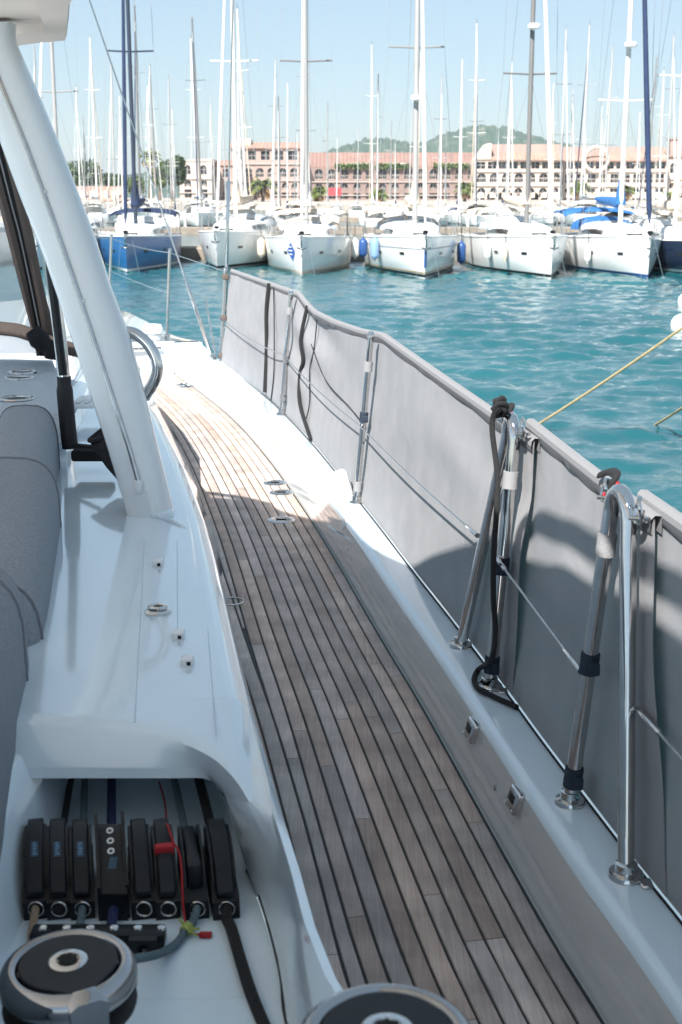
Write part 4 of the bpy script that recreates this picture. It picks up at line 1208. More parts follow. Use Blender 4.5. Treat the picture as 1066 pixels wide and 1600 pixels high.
cushion('seat_cushion', 3.35, 4.0, -.76, -1.1, .30, 'dark grey seat cushion behind the far backrest cushion', None, ofs=-.25)
# sunpad with cup holders
sp = [at_z(q[0], q[1], EYE - .72) for q in ((-120, 640), (40, 643), (100, 645), (100, 622), (94, 590), (82, 556), (60, 538), (34, 524), (5, 520), (-120, 520))]
root = thing('sun_pad', e(-1.3, 5.2, -.82), 'grey sun pad with three steel cup holders, left of the pillar', 'sun pad')
c_ = sum(sp, Vector()) / len(sp)
ins = lambda p, k, dz: p + (c_ - p).normalized() * k + Vector((0, 0, dz))
mb = MB(); rings = [[ins(p, .01, -.11) for p in sp], [ins(p, .0, -.10) for p in sp], [ins(p, -.004, -.05) for p in sp], [ins(p, .0, -.02) for p in sp], [ins(p, .012, -.005) for p in sp], [ins(p, .035, 0) for p in sp], [ins(p, .4, .004) for p in sp]]
mb.grid(rings, close=True); mb.poly(rings[-1]); mb.poly(rings[0][::-1])
mb.build('cover', M['sunpad'], root, angle=60)
for q in ((35, 582), (30, 591), (26, 623)):
    c = at_z(*q, EYE - .715)
    s_ = 1.0
    o = MB().lathe([(.040, -.02), (.043, .002), (.050, .006), (.058, .005), (.062, .0)], c, n=30).build('cup_holder', M['chrome'], root)
    MB().lathe([(.0415, 0), (0, .0005)], c + Vector((0, 0, .0005)), n=24).build('cup_well', M['black_plastic'], o)
# black bag hanging behind the pillar
bq = lambda x, y_, yy: at_y(x, y_, yy)
root = thing('bag', bq(180, 740, 3.8), 'open black cloth bag lying behind the foot of the white pillar', 'bag')
mb = MB()
rows = []
for k, (lx, ly, rx, ry, yy, wdt) in enumerate(((140, 688, 176, 664, 3.9, .10), (150, 705, 190, 676, 3.85, .11), (168, 730, 205, 720, 3.8, .10), (184, 748, 210, 745, 3.76, .07))):
    A = bq(lx, ly, yy); B = bq(rx + 12, ry, yy)
    rows.append([A, A.lerp(B, .5) + Vector((0, -wdt * .5, -.01)), B, A.lerp(B, .5) + Vector((0, wdt * .5, .01))])
mb.grid(rows, close=True); mb.poly(rows[-1]); 
bo = mb.build('bag_body', M['black_cloth'], root, solid=.006, angle=80)
MB().tube(smooth([rows[0][0], rows[0][1], rows[0][2], rows[0][3], rows[0][0]], 5), .008, 8, cap=False).build('rim', M['black_cloth'], root)
A = bq(115, 700, 4.0); 
MB().rbox((A.x, A.y - .05, A.z - .035), (A.x + .12, A.y + .05, A.z - .0), .008, 2).build('pocket', M['black_cloth'], root)
MB().tube([bq(112, 695, 4.0), bq(130, 697, 3.96), bq(152, 699, 3.9)], .007, 8).build('handle', M['black_rubber'], root)

# lines through the clutches
def cz(cx): return CX[cx]
def lead(cx, fx, fy, r, mt, label, tail=(), nm='control_line'):
    x, y0 = CX[cx] if cx in CX else (at_y(178, 1415, 1.70).x, 1.70)
    fwd_ = at_z(fx, fy, EYE + FL + .035); d = (fwd_ - e(x - .02, y0 + .1, FL + .03))
    far = e(x - .02, y0 + .1, FL + .03) + d * (2.43 - y0 - .1) / d.y
    far.z = EYE + FL + .03
    pts = [far, e(x - .031, y0 + .16, FL + .035), e(x - .004, y0 + .02, FL + .022), e(x, y0 - .004, FL + .018)] + [Vector(p) for p in tail]
    o = MB().tube(smooth(pts, 6), r, 10).build(nm, M[mt], None, o=pts[-1])
    tag(o, label, 'rope', 'control lines led through the rope clutches')
z0 = FL + .008
lead(56, 72, 1250, .0062, 'rope_tan', 'tan rope through the clutch nearest the cushions', [e(CX[56][0] + .004, 1.66, z0 + .004), e(CX[56][0] + .012, 1.62, FL + .005), e(CX[56][0] + .05, 1.50, z0)])
lead(92, 108, 1250, .006, 'rope_black', 'black rope running under the hood to the second clutch from the cushions')
lead(129, 132, 1250, .0062, 'rope_grey', 'grey blue rope coming out of the third clutch from the cushions', [e(CX[129][0] + .004, 1.66, z0 + .004), e(CX[129][0] + .012, 1.63, FL + .005), e(CX[129][0] + .04, 1.52, z0)])
lead(178, 175, 1250, .0078, 'rope_navy', 'navy flecked rope in the tall middle jammer', [e(at_y(178, 1415, 1.70).x + .002, 1.67, z0 + .006), e(at_y(178, 1415, 1.70).x + .004, 1.63, FL + .006)])
tw = [e(CX[308][0] - .006, 1.675, z0), at_z(292, 1452, EYE + FL + .008), at_z(276, 1474, EYE + FL + .008), at_z(250, 1490, EYE + FL + .02), at_z(218, 1497, EYE + FL + .06), at_z(195, 1500, EYE + FL + .09)]
lead(308, 283, 1275, .0062, 'rope_grey', 'grey green rope with a yellow whipping curving to the round winch', tw)
kc = tw[1]
kb = MB().lathe([(.008, -.008), (.0095, 0), (.008, .008)], kc, axis=(tw[2] - tw[0]), n=12)
for d_ in ((.02, -.008, .006), (.016, -.016, .0), (-.012, .01, .012), (.006, -.022, .01)): kb.tube([kc, kc + Vector(d_)], [.0035, .0015], 6)
tag(kb.build('whipping_twine', M['rope_green'], None, o=kc), 'frayed yellow green twine tied round the grey rope', 'twine')
pts = [at_z(*q, EYE + FL + .012) for q in ((362, 1452), (376, 1500), (392, 1550), (412, 1600), (440, 1660))]
lead(354, 318, 1250, .0085, 'rope_black', 'thick black rope leaving the large single clutch toward us', [e(CX[354][0] + .002, 1.68, FL + .014)] + pts)
# red cord
x3, y3 = CX[263]; x4 = CX[308][0]
rc = [at_z(249, 1222, EYE + FL + .03), at_z(258, 1255, EYE + FL + .035), e(x3 - .022, 1.86, FL + .06), e(x3 - .012, 1.80, FL + .103), e(x3 + .0, 1.768, FL + .093), e(x3 + .014, 1.745, FL + .078), e(x3 + .022, 1.70, FL + .045), e(x3 + .024, 1.69, FL + .02), e(x3 + .034, 1.665, FL + .003), e(x4 + .016, 1.655, FL + .003)]
line('cord', rc, .0016, 'red_cord', 'thin red cord looped over the clutch and down to the floor', n=6)
tg = MB().rbox((-.0145, .052, FL + EYE + .070), (.0145, .066, FL + EYE + .0915), .002, 1, Matrix.Translation((x3, 1.70, 0)) @ Matrix.Rotation(.2, 4, 'Z'))
tag(tg.build('ribbon', M['red_cord'], None, o=e(x3, 1.765, FL + .09)), 'red ribbon wrapped round the lever of the sixth clutch', 'ribbon')
tg = MB().rbox(e(x4 + .008, 1.648, FL + .001), e(x4 + .026, 1.660, FL + .006), .001, 1)
tag(tg.build('ribbon', M['red_cord'], None, o=e(x4 + .01, 1.65, FL)), 'red ribbon end lying on the white floor by the clutches', 'ribbon')
# ------------------------------------------------------------------ moored boats
# local frame: bow to -y, stem at the waterline is the origin, z up
def hull_b(t, B):      # half beam at deck
    if t < .6: return B * (1 - (1 - t / .6) ** 2.1)
    return B * (1 - .12 * ((t - .6) / .4) ** 1.5)
def sailboat(at, rz, label, L=11, B=1.75, fb=1.45, hull='white_hull', boot='boot_black', stripe=None, mast_h=16, mast_m='mast_alu', furl='cover_white', furl_r=.055, sail='cover_beige', bimini='cover_beige', hood='cover_beige', radar=None, group='yachts moored bow out in the front row', detail=2, boom=True, spread=(.42, .70), mastx=.40, canopy_h=1.30, lean=0, forestay=True, mast_r=.085, mlean=0, furl_h=.94):
    root = thing('moored_yacht', (0, 0, 0), label, 'sailing boat', group)
    T = [0, .01, .03, .06, .1, .16, .24, .34, .46, .6, .74, .88, 1.0]
    def sheer(t): return fb * (1 - .17 * min(1, t * 1.4))
    def sec(t, o=0):
        b = hull_b(t, B); y = t * L; wl = b * (.42 + .50 * min(1, t * 1.8)) if t > 0 else 0
        z1 = sheer(t); rake = (1 - t) * .0
        P = [(0, -.45), (wl * .7, -.30), (wl, 0), (wl + (b - wl) * .32, .14 * z1 / 1.2), (wl + (b - wl) * .66, z1 * .42), (wl + (b - wl) * .9, z1 * .75), (b, z1)]
        return [(x + (o if x > .02 else 0), y - (.10 * (z / fb) * max(0, 1 - t * 6)) - (o if t == 0 else 0), z) for x, z in P]
    h = MB()
    for sgn in (1, -1):
        h.grid([[(x * sgn, y, z) for x, y, z in sec(t)] for t in T])
    tr = sec(1.0)
    h.poly([(x, y, z) for x, y, z in tr] + [(-x, y, z) for x, y, z in tr[::-1]])
    h.build('hull', M[hull], root, angle=50)
    def band(name, m, z0, z1, o=.012):
        mb = MB()
        for sgn in (1, -1):
            rows = []
            for t in T:
                P = sec(t, o); r = []
                for zz in (z0, z1):
                    for a, b in zip(P, P[1:]):
                        if a[2] <= zz <= b[2]:
                            k = (zz - a[2]) / (b[2] - a[2]); r.append((sgn * (a[0] + (b[0] - a[0]) * k), a[1] + (b[1] - a[1]) * k, zz)); break
                rows.append(r)
            mb.grid(rows)
        mb.build(name, M[m], root, fix=False)
    band('boot_stripe', boot, .06, .16)
    if stripe: band('waterline_stripe', stripe, .19, .235); 
    if detail > 1: band('rubbing_strake', 'cover_grey' if hull == 'white_hull' else 'white_plastic', fb * .70, fb * .72, .02) if stripe else None
    dkm = MB()
    dkm.grid([[(-hull_b(t, B) * .985, t * L - .08 * max(0, 1 - t * 6), sheer(t) + .01), (0, t * L - .08 * max(0, 1 - t * 6), sheer(t) + .05 + .06 * min(t * 4, 1)), (hull_b(t, B) * .985, t * L - .08 * max(0, 1 - t * 6), sheer(t) + .01)] for t in T])
    dkm.build('deck', M['boat_deck'], root, angle=60)
    # toe rail
    for sgn in (1, -1):
        if detail > 1: MB().tube([(sgn * hull_b(t, B), t * L - .09 * max(0, 1 - t * 6), sheer(t) + .02) for t in T], .03, 5).build('toe_rail', M['boat_deck'], root)
    # coachroof
    rows = []; wins = []
    ch = .46
    for t in (.24, .27, .33, .42, .52, .62, .66):
        b = hull_b(t, B) * .62; z = sheer(t) + .04; hh = ch * min(1, (t - .22) / .14)
        rows.append([(-b, t * L, z - .03), (-b * .9, t * L, z + hh * .75), (-b * .72, t * L, z + hh), (0, t * L, z + hh * 1.12), (b * .72, t * L, z + hh), (b * .9, t * L, z + hh * .75), (b, t * L, z - .03)])
    cb = MB().grid(rows); cb.poly(rows[0]); cb.poly(rows[-1]); cb.build('coachroof', M['boat_deck'], root, angle=35)
    if detail > 1:
        for sgn in (1, -1):
            w = MB()
            rr_ = [[(sgn * (abs(r[1][0]) * k + abs(r[0][0]) * (1 - k) + .012), r[0][1], r[0][2] + (r[1][2] - r[0][2]) * k) for k in (.3, .85)] for r in rows[2:6]]
            w.grid(rr_); w.build('cabin_window', M['dark_glass'], root)
            for tt in (.12, .30):
                P = sec(tt, .012); a, b = P[4], P[5]
                c = Vector(((a[0] + b[0]) / 2 * sgn, a[1], (a[2] + b[2]) / 2)); c2 = sec(tt + .03, .012); a2, b2 = c2[4], c2[5]
                d = Vector(((a2[0] + b2[0]) / 2 * sgn, a2[1], (a2[2] + b2[2]) / 2))
                up = (Vector((b[0] * sgn, b[1], b[2])) - Vector((a[0] * sgn, a[1], a[2]))).normalized() * .055
                MB().add([c - up, d - up, d + up, c + up], [(0, 1, 2, 3)]).build('hull_window', M['dark_glass'], root)
    # sprayhood
    def arch(t, w, hgt, z, n=9): return [(w * math.cos(math.pi * k / n) , t * L, z + hgt * math.sin(math.pi * k / n) ** .7) for k in range(n + 1)]
    if hood:
        zz = sheer(.62) + .30
        A = [arch(.56, B * .60, .06, zz), arch(.60, B * .66, .36, zz), arch(.64, B * .70, .52, zz), arch(.70, B * .72, .56, zz)]
        MB().grid(A[1:]).build('spray_hood', M[hood], root, angle=70)
        if detail > 1: MB().grid(A[:2]).build('hood_window', M['vinyl_far'], root, angle=70)
    if bimini:
        zz = sheer(.85) + canopy_h - .35
        rows = [[(B * .86 * math.cos(math.pi * k / 8), t * L, zz + .22 * math.sin(math.pi * k / 8) + s_) for k in range(9)] for t, s_ in ((.70, -.10), (.74, 0), (.86, .05), (.96, 0), (.99, -.1))]
        MB().grid(rows).build('bimini', M[bimini], root, angle=70, solid=.03)
        for t in (.75, .95):
            fr = [(B * .86, t * L, sheer(t)), (B * .86, t * L, zz)] + [(B * .85 * math.cos(math.pi * k / 8), t * L, zz + .20 * math.sin(math.pi * k / 8)) for k in range(1, 8)] + [(-B * .86, t * L, zz), (-B * .86, t * L, sheer(t))]
            MB().tube(fr, .018, 6).build('bimini_frame', M['steel'], root)
    # rig
    mb_ = Vector((0, mastx * L, sheer(mastx) + .3)); mt_ = Vector((mlean, mastx * L + mast_h * .012, mast_h))
    mst = MB().tube([mb_.lerp(mt_, k / 6) for k in range(7)], [mast_r, mast_r, mast_r, mast_r * .97, mast_r * .92, mast_r * .85, mast_r * .7], 10).build('mast', M[mast_m], root)
    wnd = MB().tube([mt_, mt_ + Vector((0, 0, .5))], .012, 5).tube([mt_ + Vector((0, -.3, .25)), mt_ + Vector((0, .3, .3))], .015, 5)
    wnd.lathe([(.05, 0), (.05, .12)], mt_, n=8); wnd.build('masthead', M['mast_alu'], mst)
    rg = MB()
    tips = []
    for k in spread:
        c = mb_.lerp(mt_, k); w = B * .62 * (1.05 - .35 * k)
        MB().tube([c + Vector((-w, .22, .06)), c, c + Vector((w, .22, .06))], .035, 6).build('spreader', M[mast_m], mst)
        tips.append((c, w))
    for sgn in (1, -1):
        foot = Vector((sgn * hull_b(mastx, B) * .96, mastx * L + .2, sheer(mastx)))
        pth = [foot] + [c + Vector((sgn * w, .22, .06)) for c, w in tips] + [mb_.lerp(mt_, .98)]
        rg.tube(pth, .011, 4, cap=False)
        if tips: rg.tube([foot, tips[0][0] + Vector((0, 0, -.1))], .010, 4, cap=False)
    rg.tube([Vector((0, L * .99, sheer(1))), mt_], .010, 4, cap=False)
    bow = Vector((0, .02, fb + .05))
    if forestay:
        ft = mb_.lerp(mt_, furl_h)
        fp_ = [bow.lerp(ft, k / 8) for k in range(9)]
        rg.tube([bow, ft], .012, 4, cap=False)
        MB().tube([bow.lerp(ft, .03), bow.lerp(ft, .06), bow.lerp(ft, .3), bow.lerp(ft, .6), bow.lerp(ft, .93)], [.03, furl_r, furl_r * 1.05, furl_r * .85, furl_r * .45], 9).build('furled_sail', M[furl], root)
        MB().lathe([(.10, 0), (.10, .10), (.05, .12)], bow + Vector((0, 0, .08)), n=10).build('furling_drum', M['black_plastic'], root)
    rg.build('rigging', M['rigging'], root, fix=False)
    if boom:
        g = Vector((0, mastx * L + .1, sheer(mastx) + ch + .70)); en = Vector((0, L * .80, g.z + .15))
        MB().tube([g, en], .06, 8).build('boom', M[mast_m], root)
        if sail:
            MB().tube([g.lerp(en, k) + Vector((0, 0, .17)) for k in (0, .06, .2, .5, .8, 1)], [.20, .27, .22, .19, .15, .09], 10, flat=.75).build('sail_cover', M[sail], root)
            MB().tube([g + Vector((0, .02, .1)), g + Vector((0, .06, .55)), g + Vector((0, .10, 1.1))], [.22, .18, .09], 9).build('sail_head', M[sail], root)
    if radar:
        c = mb_.lerp(mt_, radar) + Vector((0, -.28, 0))
        MB().lathe([(.16, 0), (.24, .03), (.25, .12), (.19, .19), (0, .21)], c, n=16).box(c + Vector((-.04, 0, -.04)), c + Vector((.04, .28, .0))).build('radar_dome', M['white_plastic'], mst)
    # pulpit and guard rails
    if detail > 1:
        ring = [Vector((-hull_b(.10, B), .10 * L, sheer(.1) + .62)), Vector((-hull_b(.03, B) - .05, .03 * L - .1, fb + .66)), Vector((0, -.25, fb + .68)), Vector((hull_b(.03, B) + .05, .03 * L - .1, fb + .66)), Vector((hull_b(.10, B), .10 * L, sheer(.1) + .62))]
        pu = MB().tube(smooth(ring, 4), .016, 6)
        for p in ring:
            if abs(p.x) > .05: pu.tube([p, Vector((p.x * .92, p.y + .15, p.z - .62))], .014, 6)
        pu.build('pulpit', M['steel'], root)
        gl = MB()
        for sgn in (1, -1):
            pp = [Vector((sgn * hull_b(t, B) * .97, t * L, sheer(t) + .62)) for t in (.1, .24, .38, .52, .66, .8, .95)]
            gl.tube(pp, .008, 4, cap=False); gl.tube([p - Vector((0, 0, .3)) for p in pp], .007, 4, cap=False)
            for p in pp: gl.tube([p, p - Vector((0, 0, .62))], .013, 5, cap=False)
        gl.build('guard_rail', M['steel'], root, fix=False)
        an = MB().box((-.05, -.42, fb - .02), (.05, .35, fb + .07)); an.tube([(0, -.42, fb - .02), (0, -.38, fb - .28), (0, -.22, fb - .42)], .035, 6).tube([(-.16, -.28, fb - .36), (0, -.36, fb - .42), (.16, -.28, fb - .36)], .035, 6)
        an.build('anchor', M['steel'], root)
        MB().rbox((-.28, .18 * L, sheer(.18) + .06), (.28, .18 * L + .5, sheer(.18) + .15), .03, 1).build('fore_hatch', M['dark_glass'], root)
        # bow mooring lines, thin and steep to pass for rig shadows on the hull
        for sgn in (-1, 1):
            a = Vector((sgn * (hull_b(.03, B) + .03), .3, fb + .02)); b = Vector((sgn * .45 + .1, -.45, -.2))
            MB().tube([a, a.lerp(b, .5) - Vector((0, 0, .03)), b], .007, 5).build('bow_shadow_line', M['rope_grey'], root)
    root.location = at; root.rotation_euler = (lean, 0, rz)
    ORG[root.name] = Vector((0, 0, 0))
    return root

def fender(boat, t, side, zc, label, mt='fender_blue', r=.15, ln=.62, B=1.75, L=11):
    """hangs over a boat's side: a thing of its own"""
    mw = Matrix.Translation(boat.location) @ Matrix.Rotation(boat.rotation_euler.z, 4, 'Z')
    c = mw @ Vector((side * (hull_b(t, B) + r * .95), t * L, zc))
    root = thing('fender', c - Vector((0, 0, ln / 2)), label, 'fender', 'fenders hung between the moored yachts')
    MB().lathe([(.03, -ln / 2 - .04), (.04, -ln / 2), (r * .8, -ln / 2 + .07), (r, -ln / 2 + .16), (r, ln / 2 - .16), (r * .8, ln / 2 - .07), (.04, ln / 2), (.03, ln / 2 + .05)], c, n=16).build('fender_body', M[mt], root)
    MB().tube([c + Vector((0, 0, ln / 2)), c + Vector((0, 0, ln / 2 + .55))], .014, 5).build('lanyard', M['rope_black'], root)

W = lambda px, py: at_z(px, py, 0.0)
p = W(199, 427); b1 = sailboat(p, math.radians(3.6), 'blue hulled sailing yacht with dark blue furled foresail, next to our pillar', L=11, B=1.72, fb=1.40, hull='blue_hull', boot='white_plastic', mast_h=18.5, mast_m='mast_dark', furl='cover_navy', furl_r=.075, sail='cover_navy', bimini='cover_navy', hood='cover_white', mast_r=.085)
p = W(340, 422); b2 = sailboat(p, math.radians(-5), 'white yacht with grey sprayhood and beige canopy, behind the first stanchion', L=12, B=1.86, fb=1.52, boot='boot_black', mast_h=18, furl='cover_white', sail='cover_beige', bimini='cover_beige', hood='vinyl_far', mast_m='mast_white', mast_r=.095, forestay=True)
p = W(472, 431); b3 = sailboat(p, math.radians(-1), 'white yacht with a blue diamond emblem on its bow', L=11, B=1.86, fb=1.42, boot='cover_beige', mast_h=18, furl='cover_white', sail='cover_white', bimini='cover_beige', hood='cover_beige', mast_m='mast_alu', mast_r=.09, spread=(.40, .66))
p = W(664, 436); b4 = sailboat(p, math.radians(1.5), 'white yacht with gold waterline stripes and a wide taupe canopy', L=12, B=1.95, fb=1.50, boot='boot_black', stripe='boot_gold', mast_h=18, furl='cover_white', sail='cover_beige', bimini='cover_beige', hood='dark_glass', mast_m='mast_alu', mast_r=.11, radar=.30, furl_r=.07)
p = W(861, 436); b5 = sailboat(p, math.radians(3.5), 'white yacht with clear sprayhood and beige canopy, mast carrying a radar dome', L=12, B=1.85, fb=1.50, boot='boot_black', mast_h=18, furl='mast_white', sail='cover_beige', bimini='cover_beige', hood='vinyl_far', mast_m='mast_alu', mast_r=.095, radar=.46, furl_r=.085, spread=(.36, .68))
p = W(1012, 436); b6 = sailboat(p, math.radians(1), 'white yacht with blue sail cover and navy furled foresail', L=12, B=1.80, fb=1.48, boot='boot_blue', mast_h=18, furl='cover_navy', furl_r=.10, sail='cover_blue', bimini='cover_blue', hood='cover_blue', mast_m='mast_white', mast_r=.10, radar=.42, spread=(.30, .62))
p = W(1105, 432); b7 = sailboat(p, math.radians(2), 'dark navy hulled yacht cut by the right edge', L=11.5, B=1.8, fb=1.30, hull='navy_hull', boot='white_plastic', mast_h=16, furl='cover_white', sail='cover_beige', bimini='cover_beige', hood='cover_white', mast_m='mast_white')
p = W(60, 424); b0 = sailboat(p, math.radians(0), 'white yacht half hidden by our windscreen at the far left', L=11.5, B=1.8, fb=1.40, mast_h=15, furl='cover_white', sail='cover_white', bimini=None, hood='cover_grey', mast_m='mast_alu')
p = W(-90, 424); sailboat(p, math.radians(0), 'white yacht beyond the clear windscreen panel, outermost in the front row', L=11.5, B=1.8, fb=1.40, mast_h=15.5, furl='cover_white', sail='cover_beige', bimini='cover_beige', hood='cover_beige', mast_m='mast_alu')
fender(b4, .30, -1, .95, 'pale blue fender on the striped yacht, facing us', 'fender_pale', r=.17, ln=.85, B=1.95, L=12)
fender(b4, .46, -1, .9, 'dark blue fender squeezed beside the striped yacht', 'fender_blue', r=.18, ln=.75, B=1.95, L=12)
fender(b4, .36, 1, .75, 'blue fender between the striped yacht and the radar yacht', 'fender_blue', r=.18, ln=.85, B=1.95, L=12)
fender(b3, .5, 1, .8, 'white fender on the emblem yacht beside the dark blue one', 'fender_white', r=.17, ln=.8, B=1.86, L=11)
fender(b3, .55, -1, .8, 'cream fender between the two white yachts behind the first cloth', 'cover_beige', r=.17, ln=.8, B=1.86, L=11)
fender(b5, .34, -1, .85, 'white fender on the near side of the radar yacht', 'fender_white', r=.14, ln=.7, B=1.85, L=12)
fender(b5, .22, -1, .85, 'small beige fender in the middle of the radar yacht side', 'cover_beige', r=.09, ln=.6, B=1.85, L=12)
fender(b6, .30, -1, .75, 'white fender low on the blue covered yacht', 'fender_white', r=.13, ln=.7, B=1.8, L=12)
fender(b6, .42, 1, .55, 'navy fender beside the dark hull at the right edge', 'fender_blue', r=.22, ln=.8, B=1.8, L=12)
# emblem on the bow of b3: blue diamond with pale bars
mw = Matrix.Translation(b3.location) @ Matrix.Rotation(b3.rotation_euler.z, 4, 'Z')
def hull_pt(t, z, B, L, fb, o=.03):
    b = hull_b(t, B); wl = b * (.42 + .50 * min(1, t * 1.8)); z1 = fb * (1 - .17 * min(1, t * 1.4))
    P = [(wl, 0), (wl + (b - wl) * .32, .14 * z1 / 1.2), (wl + (b - wl) * .66, z1 * .42), (wl + (b - wl) * .9, z1 * .75), (b, z1)]
    for a, c in zip(P, P[1:]):
        if a[1] <= z <= c[1]: return Vector((-(a[0] + (c[0] - a[0]) * (z - a[1]) / (c[1] - a[1])) - o, t * L - .10 * (z / fb) * max(0, 1 - t * 6), z))
cz_ = .88
D = [hull_pt(.075, cz_ + .36, 1.86, 11, 1.42), hull_pt(.112, cz_, 1.86, 11, 1.42), hull_pt(.075, cz_ - .36, 1.86, 11, 1.42), hull_pt(.045, cz_, 1.86, 11, 1.42)]
em = MB().poly(D).build('emblem', M['emblem_blue'], b3)
tx = MB()
for k in range(3):
    z = cz_ + .14 - .14 * k; w = .020 - .005 * abs(k - 1)
    tx.add([hull_pt(.077 - w * .7, z, 1.86, 11, 1.42, .045), hull_pt(.077 + w, z, 1.86, 11, 1.42, .045), hull_pt(.077 + w, z + .05, 1.86, 11, 1.42, .045), hull_pt(.077 - w * .7, z + .05, 1.86, 11, 1.42, .045)], [(0, 1, 2, 3)])
tx.build('emblem_mark', M['white_plastic'], em)
# blue guard on the stem of b4
MB().tube([(0, -.14, 1.05), (0, -.11, .75), (0, -.06, .42)], .05, 8).build('stem_guard', M['fender_blue'], b4)

# ---- boats in the rows behind: prototypes, then copies
index_kids()
protos = []
specs = [dict(L=10, B=1.6, fb=1.15, mast_h=18, sail='cover_white', bimini='cover_beige', hood='cover_beige', mast_m='mast_alu', furl='cover_white'),
         dict(L=10.5, B=1.7, fb=1.2, mast_h=18, sail='cover_beige', bimini=None, hood='cover_white', mast_m='mast_alu', furl='cover_white', spread=(.36, .66)),
         dict(L=9.5, B=1.55, fb=1.1, mast_h=18, sail='cover_navy', bimini='cover_white', hood='cover_navy', mast_m='mast_white', furl='cover_white', spread=(.5,)),
         dict(L=11, B=1.75, fb=1.3, mast_h=18, sail='cover_grey', bimini='cover_white', hood='cover_grey', mast_m='mast_alu', furl='cover_navy', spread=(.36, .68)),
         dict(L=10, B=1.6, fb=1.15, mast_h=18, sail='cover_white', bimini='cover_beige', hood='cover_white', mast_m='mast_white', furl='cover_beige')]
covers = ['white', 'beige', 'navy', 'grey', 'white']
# (mast column, masthead row) read from the picture; the row gives the distance
ms = [(52, 72), (115, 136), (136, 60), (88, 175), (124, 182), (152, 185), (172, 100), (217, 8), (230, 135), (242, 100), (268, 170), (305, 27), (308, 60), (327, 162), (370, 128), (377, 130), (389, 14), (427, 93), (443, 130), (481, 28), (434, 150), (455, 205), (463, 210), (528, 215), (579, 70), (589, 115), (655, 82), (620, 222), (642, 168), (700, 205), (722, 93), (752, 37), (745, 120), (804, 97), (795, 178), (829, 168), (885, 45), (897, 140), (924, 40), (915, 105), (954, 73), (976, 150), (1023, 90), (1052, 55), (1046, 110), (185, 150), (350, 185), (510, 160), (690, 120), (865, 130), (258, 120), (610, 190), (940, 165), (1000, 175), (560, 200), (778, 205)]
gaps = [(-999, 199, 'left of the blue yacht'), (199, 340, 'between the blue yacht and its white neighbour'), (340, 472, 'between the grey hooded yacht and the emblem yacht'), (472, 664, 'between the emblem yacht and the gold striped yacht'), (664, 861, 'between the gold striped yacht and the radar yacht'), (861, 1012, 'between the radar yacht and the blue covered yacht'), (1012, 9999, 'right of the blue covered yacht')]
words = ['first', 'second', 'third', 'fourth', 'fifth', 'sixth', 'seventh', 'eighth', 'ninth', 'tenth', 'eleventh', 'twelfth', 'thirteenth', 'fourteenth', 'fifteenth']
cnt = {}
rb = random.Random(5)
made = {}
for q, (px, py) in enumerate(sorted(ms)):
    kdx = q % 5
    elev = -math.degrees(PITCH - math.atan((800 - py) / F))
    el = math.atan((800 - py) / F) - PITCH
    Hm = 11.0 + (7.5 if py < 70 else 4.5 if py < 110 else 2.0 if py < 150 else 0.2) + rb.uniform(-.4, .4)
    dist = (Hm - EYE) / math.tan(el)
    dist = min(max(dist, 70), 205)
    Hm = EYE + dist * math.tan(el)
    s = Hm / 18.0
    sp_ = specs[kdx]
    my = .40 * sp_['L'] * s
    x = (px - 533) / F * (dist * math.cos(PITCH) + EYE * 0 - (Hm - EYE) * math.sin(PITCH))
    for a, b, t in gaps:
        if a <= px < b: g = t
    cnt[g] = cnt.get(g, 0) + 1
    lab = f"{covers[kdx]} covered yacht behind, {words[cnt[g]-1]} rear mast {g}"
    flip = rb.random() < .5
    if kdx not in made:
        o = sailboat((0, 0, 0), 0, lab, detail=1, group='yachts in the crowded rear rows', mlean=rb.uniform(-.3, .3), mast_r=.105, **sp_)
        index_kids(); made[kdx] = o
    else:
        o = copy_tree(made[kdx]); o['label'] = lab
    o.scale = (s, s, s)
    a_ = 0 if not flip else math.pi
    lean_ = rb.uniform(-.018, .018)
    o.rotation_euler = (0, lean_, a_ + rb.uniform(-.06, .06))
    o.location = (x - math.sin(lean_) * Hm, dist - (my if not flip else -my), 0)
# ------------------------------------------------------------------ buildings on the far quay
def arch_pts(w, h, n=8):      # opening outline from lower left over the arch to lower right; arch rise = w/2 (clipped)
    r = w / 2
    return [(-r, 0), (-r, h - r)] + [(-r * math.cos(math.pi * k / n), h - r + r * math.sin(math.pi * k / n)) for k in range(1, n)] + [(r, h - r), (r, 0)]
PANE = {}
def pane(w, h, arched, parent, x, y, z, mt='window_dark', rail=True):
    key = (round(w, 2), round(h, 2), arched)
    if key not in PANE:
        pts = arch_pts(w, h) if arched else [(-w/2, 0), (-w/2, h), (w/2, h), (w/2, 0)]
        mb = MB().poly([(a, 0, b) for a, b in pts])
        me_o = mb.build('window', M['window_dark'], None, fix=False)
        fr = MB().box((-.05, -.06, 0), (.05, -.01, h * .98)).box((-w/2, -.06, h * .48), (w/2, -.01, h * .53))
        fo = fr.build('frame', M['balcony_white'], None, fix=False)
        rl = MB().box((-w/2, -.36, 0), (w/2, -.30, .12)).box((-w/2, -.36, .85), (w/2, -.30, .95))
        for k in range(5): rl.box((-w/2 + w * k / 4 - .04, -.35, .1), (-w/2 + w * k / 4 + .04, -.31, .86))
        ro = rl.build('railing', M['balcony_white'], None, fix=False)
        PANE[key] = (me_o.data, fo.data, ro.data)
        for o in (me_o, fo, ro): bpy.data.objects.remove(o)
    a, b, c = PANE[key]
    o = bpy.data.objects.new('window', a); col.objects.link(o); o.parent = parent; o.location = (x, y, z)
    f = bpy.data.objects.new('frame', b); col.objects.link(f); f.parent = o
    if rail:
        r = bpy.data.objects.new('railing', c); col.objects.link(r); r.parent = o
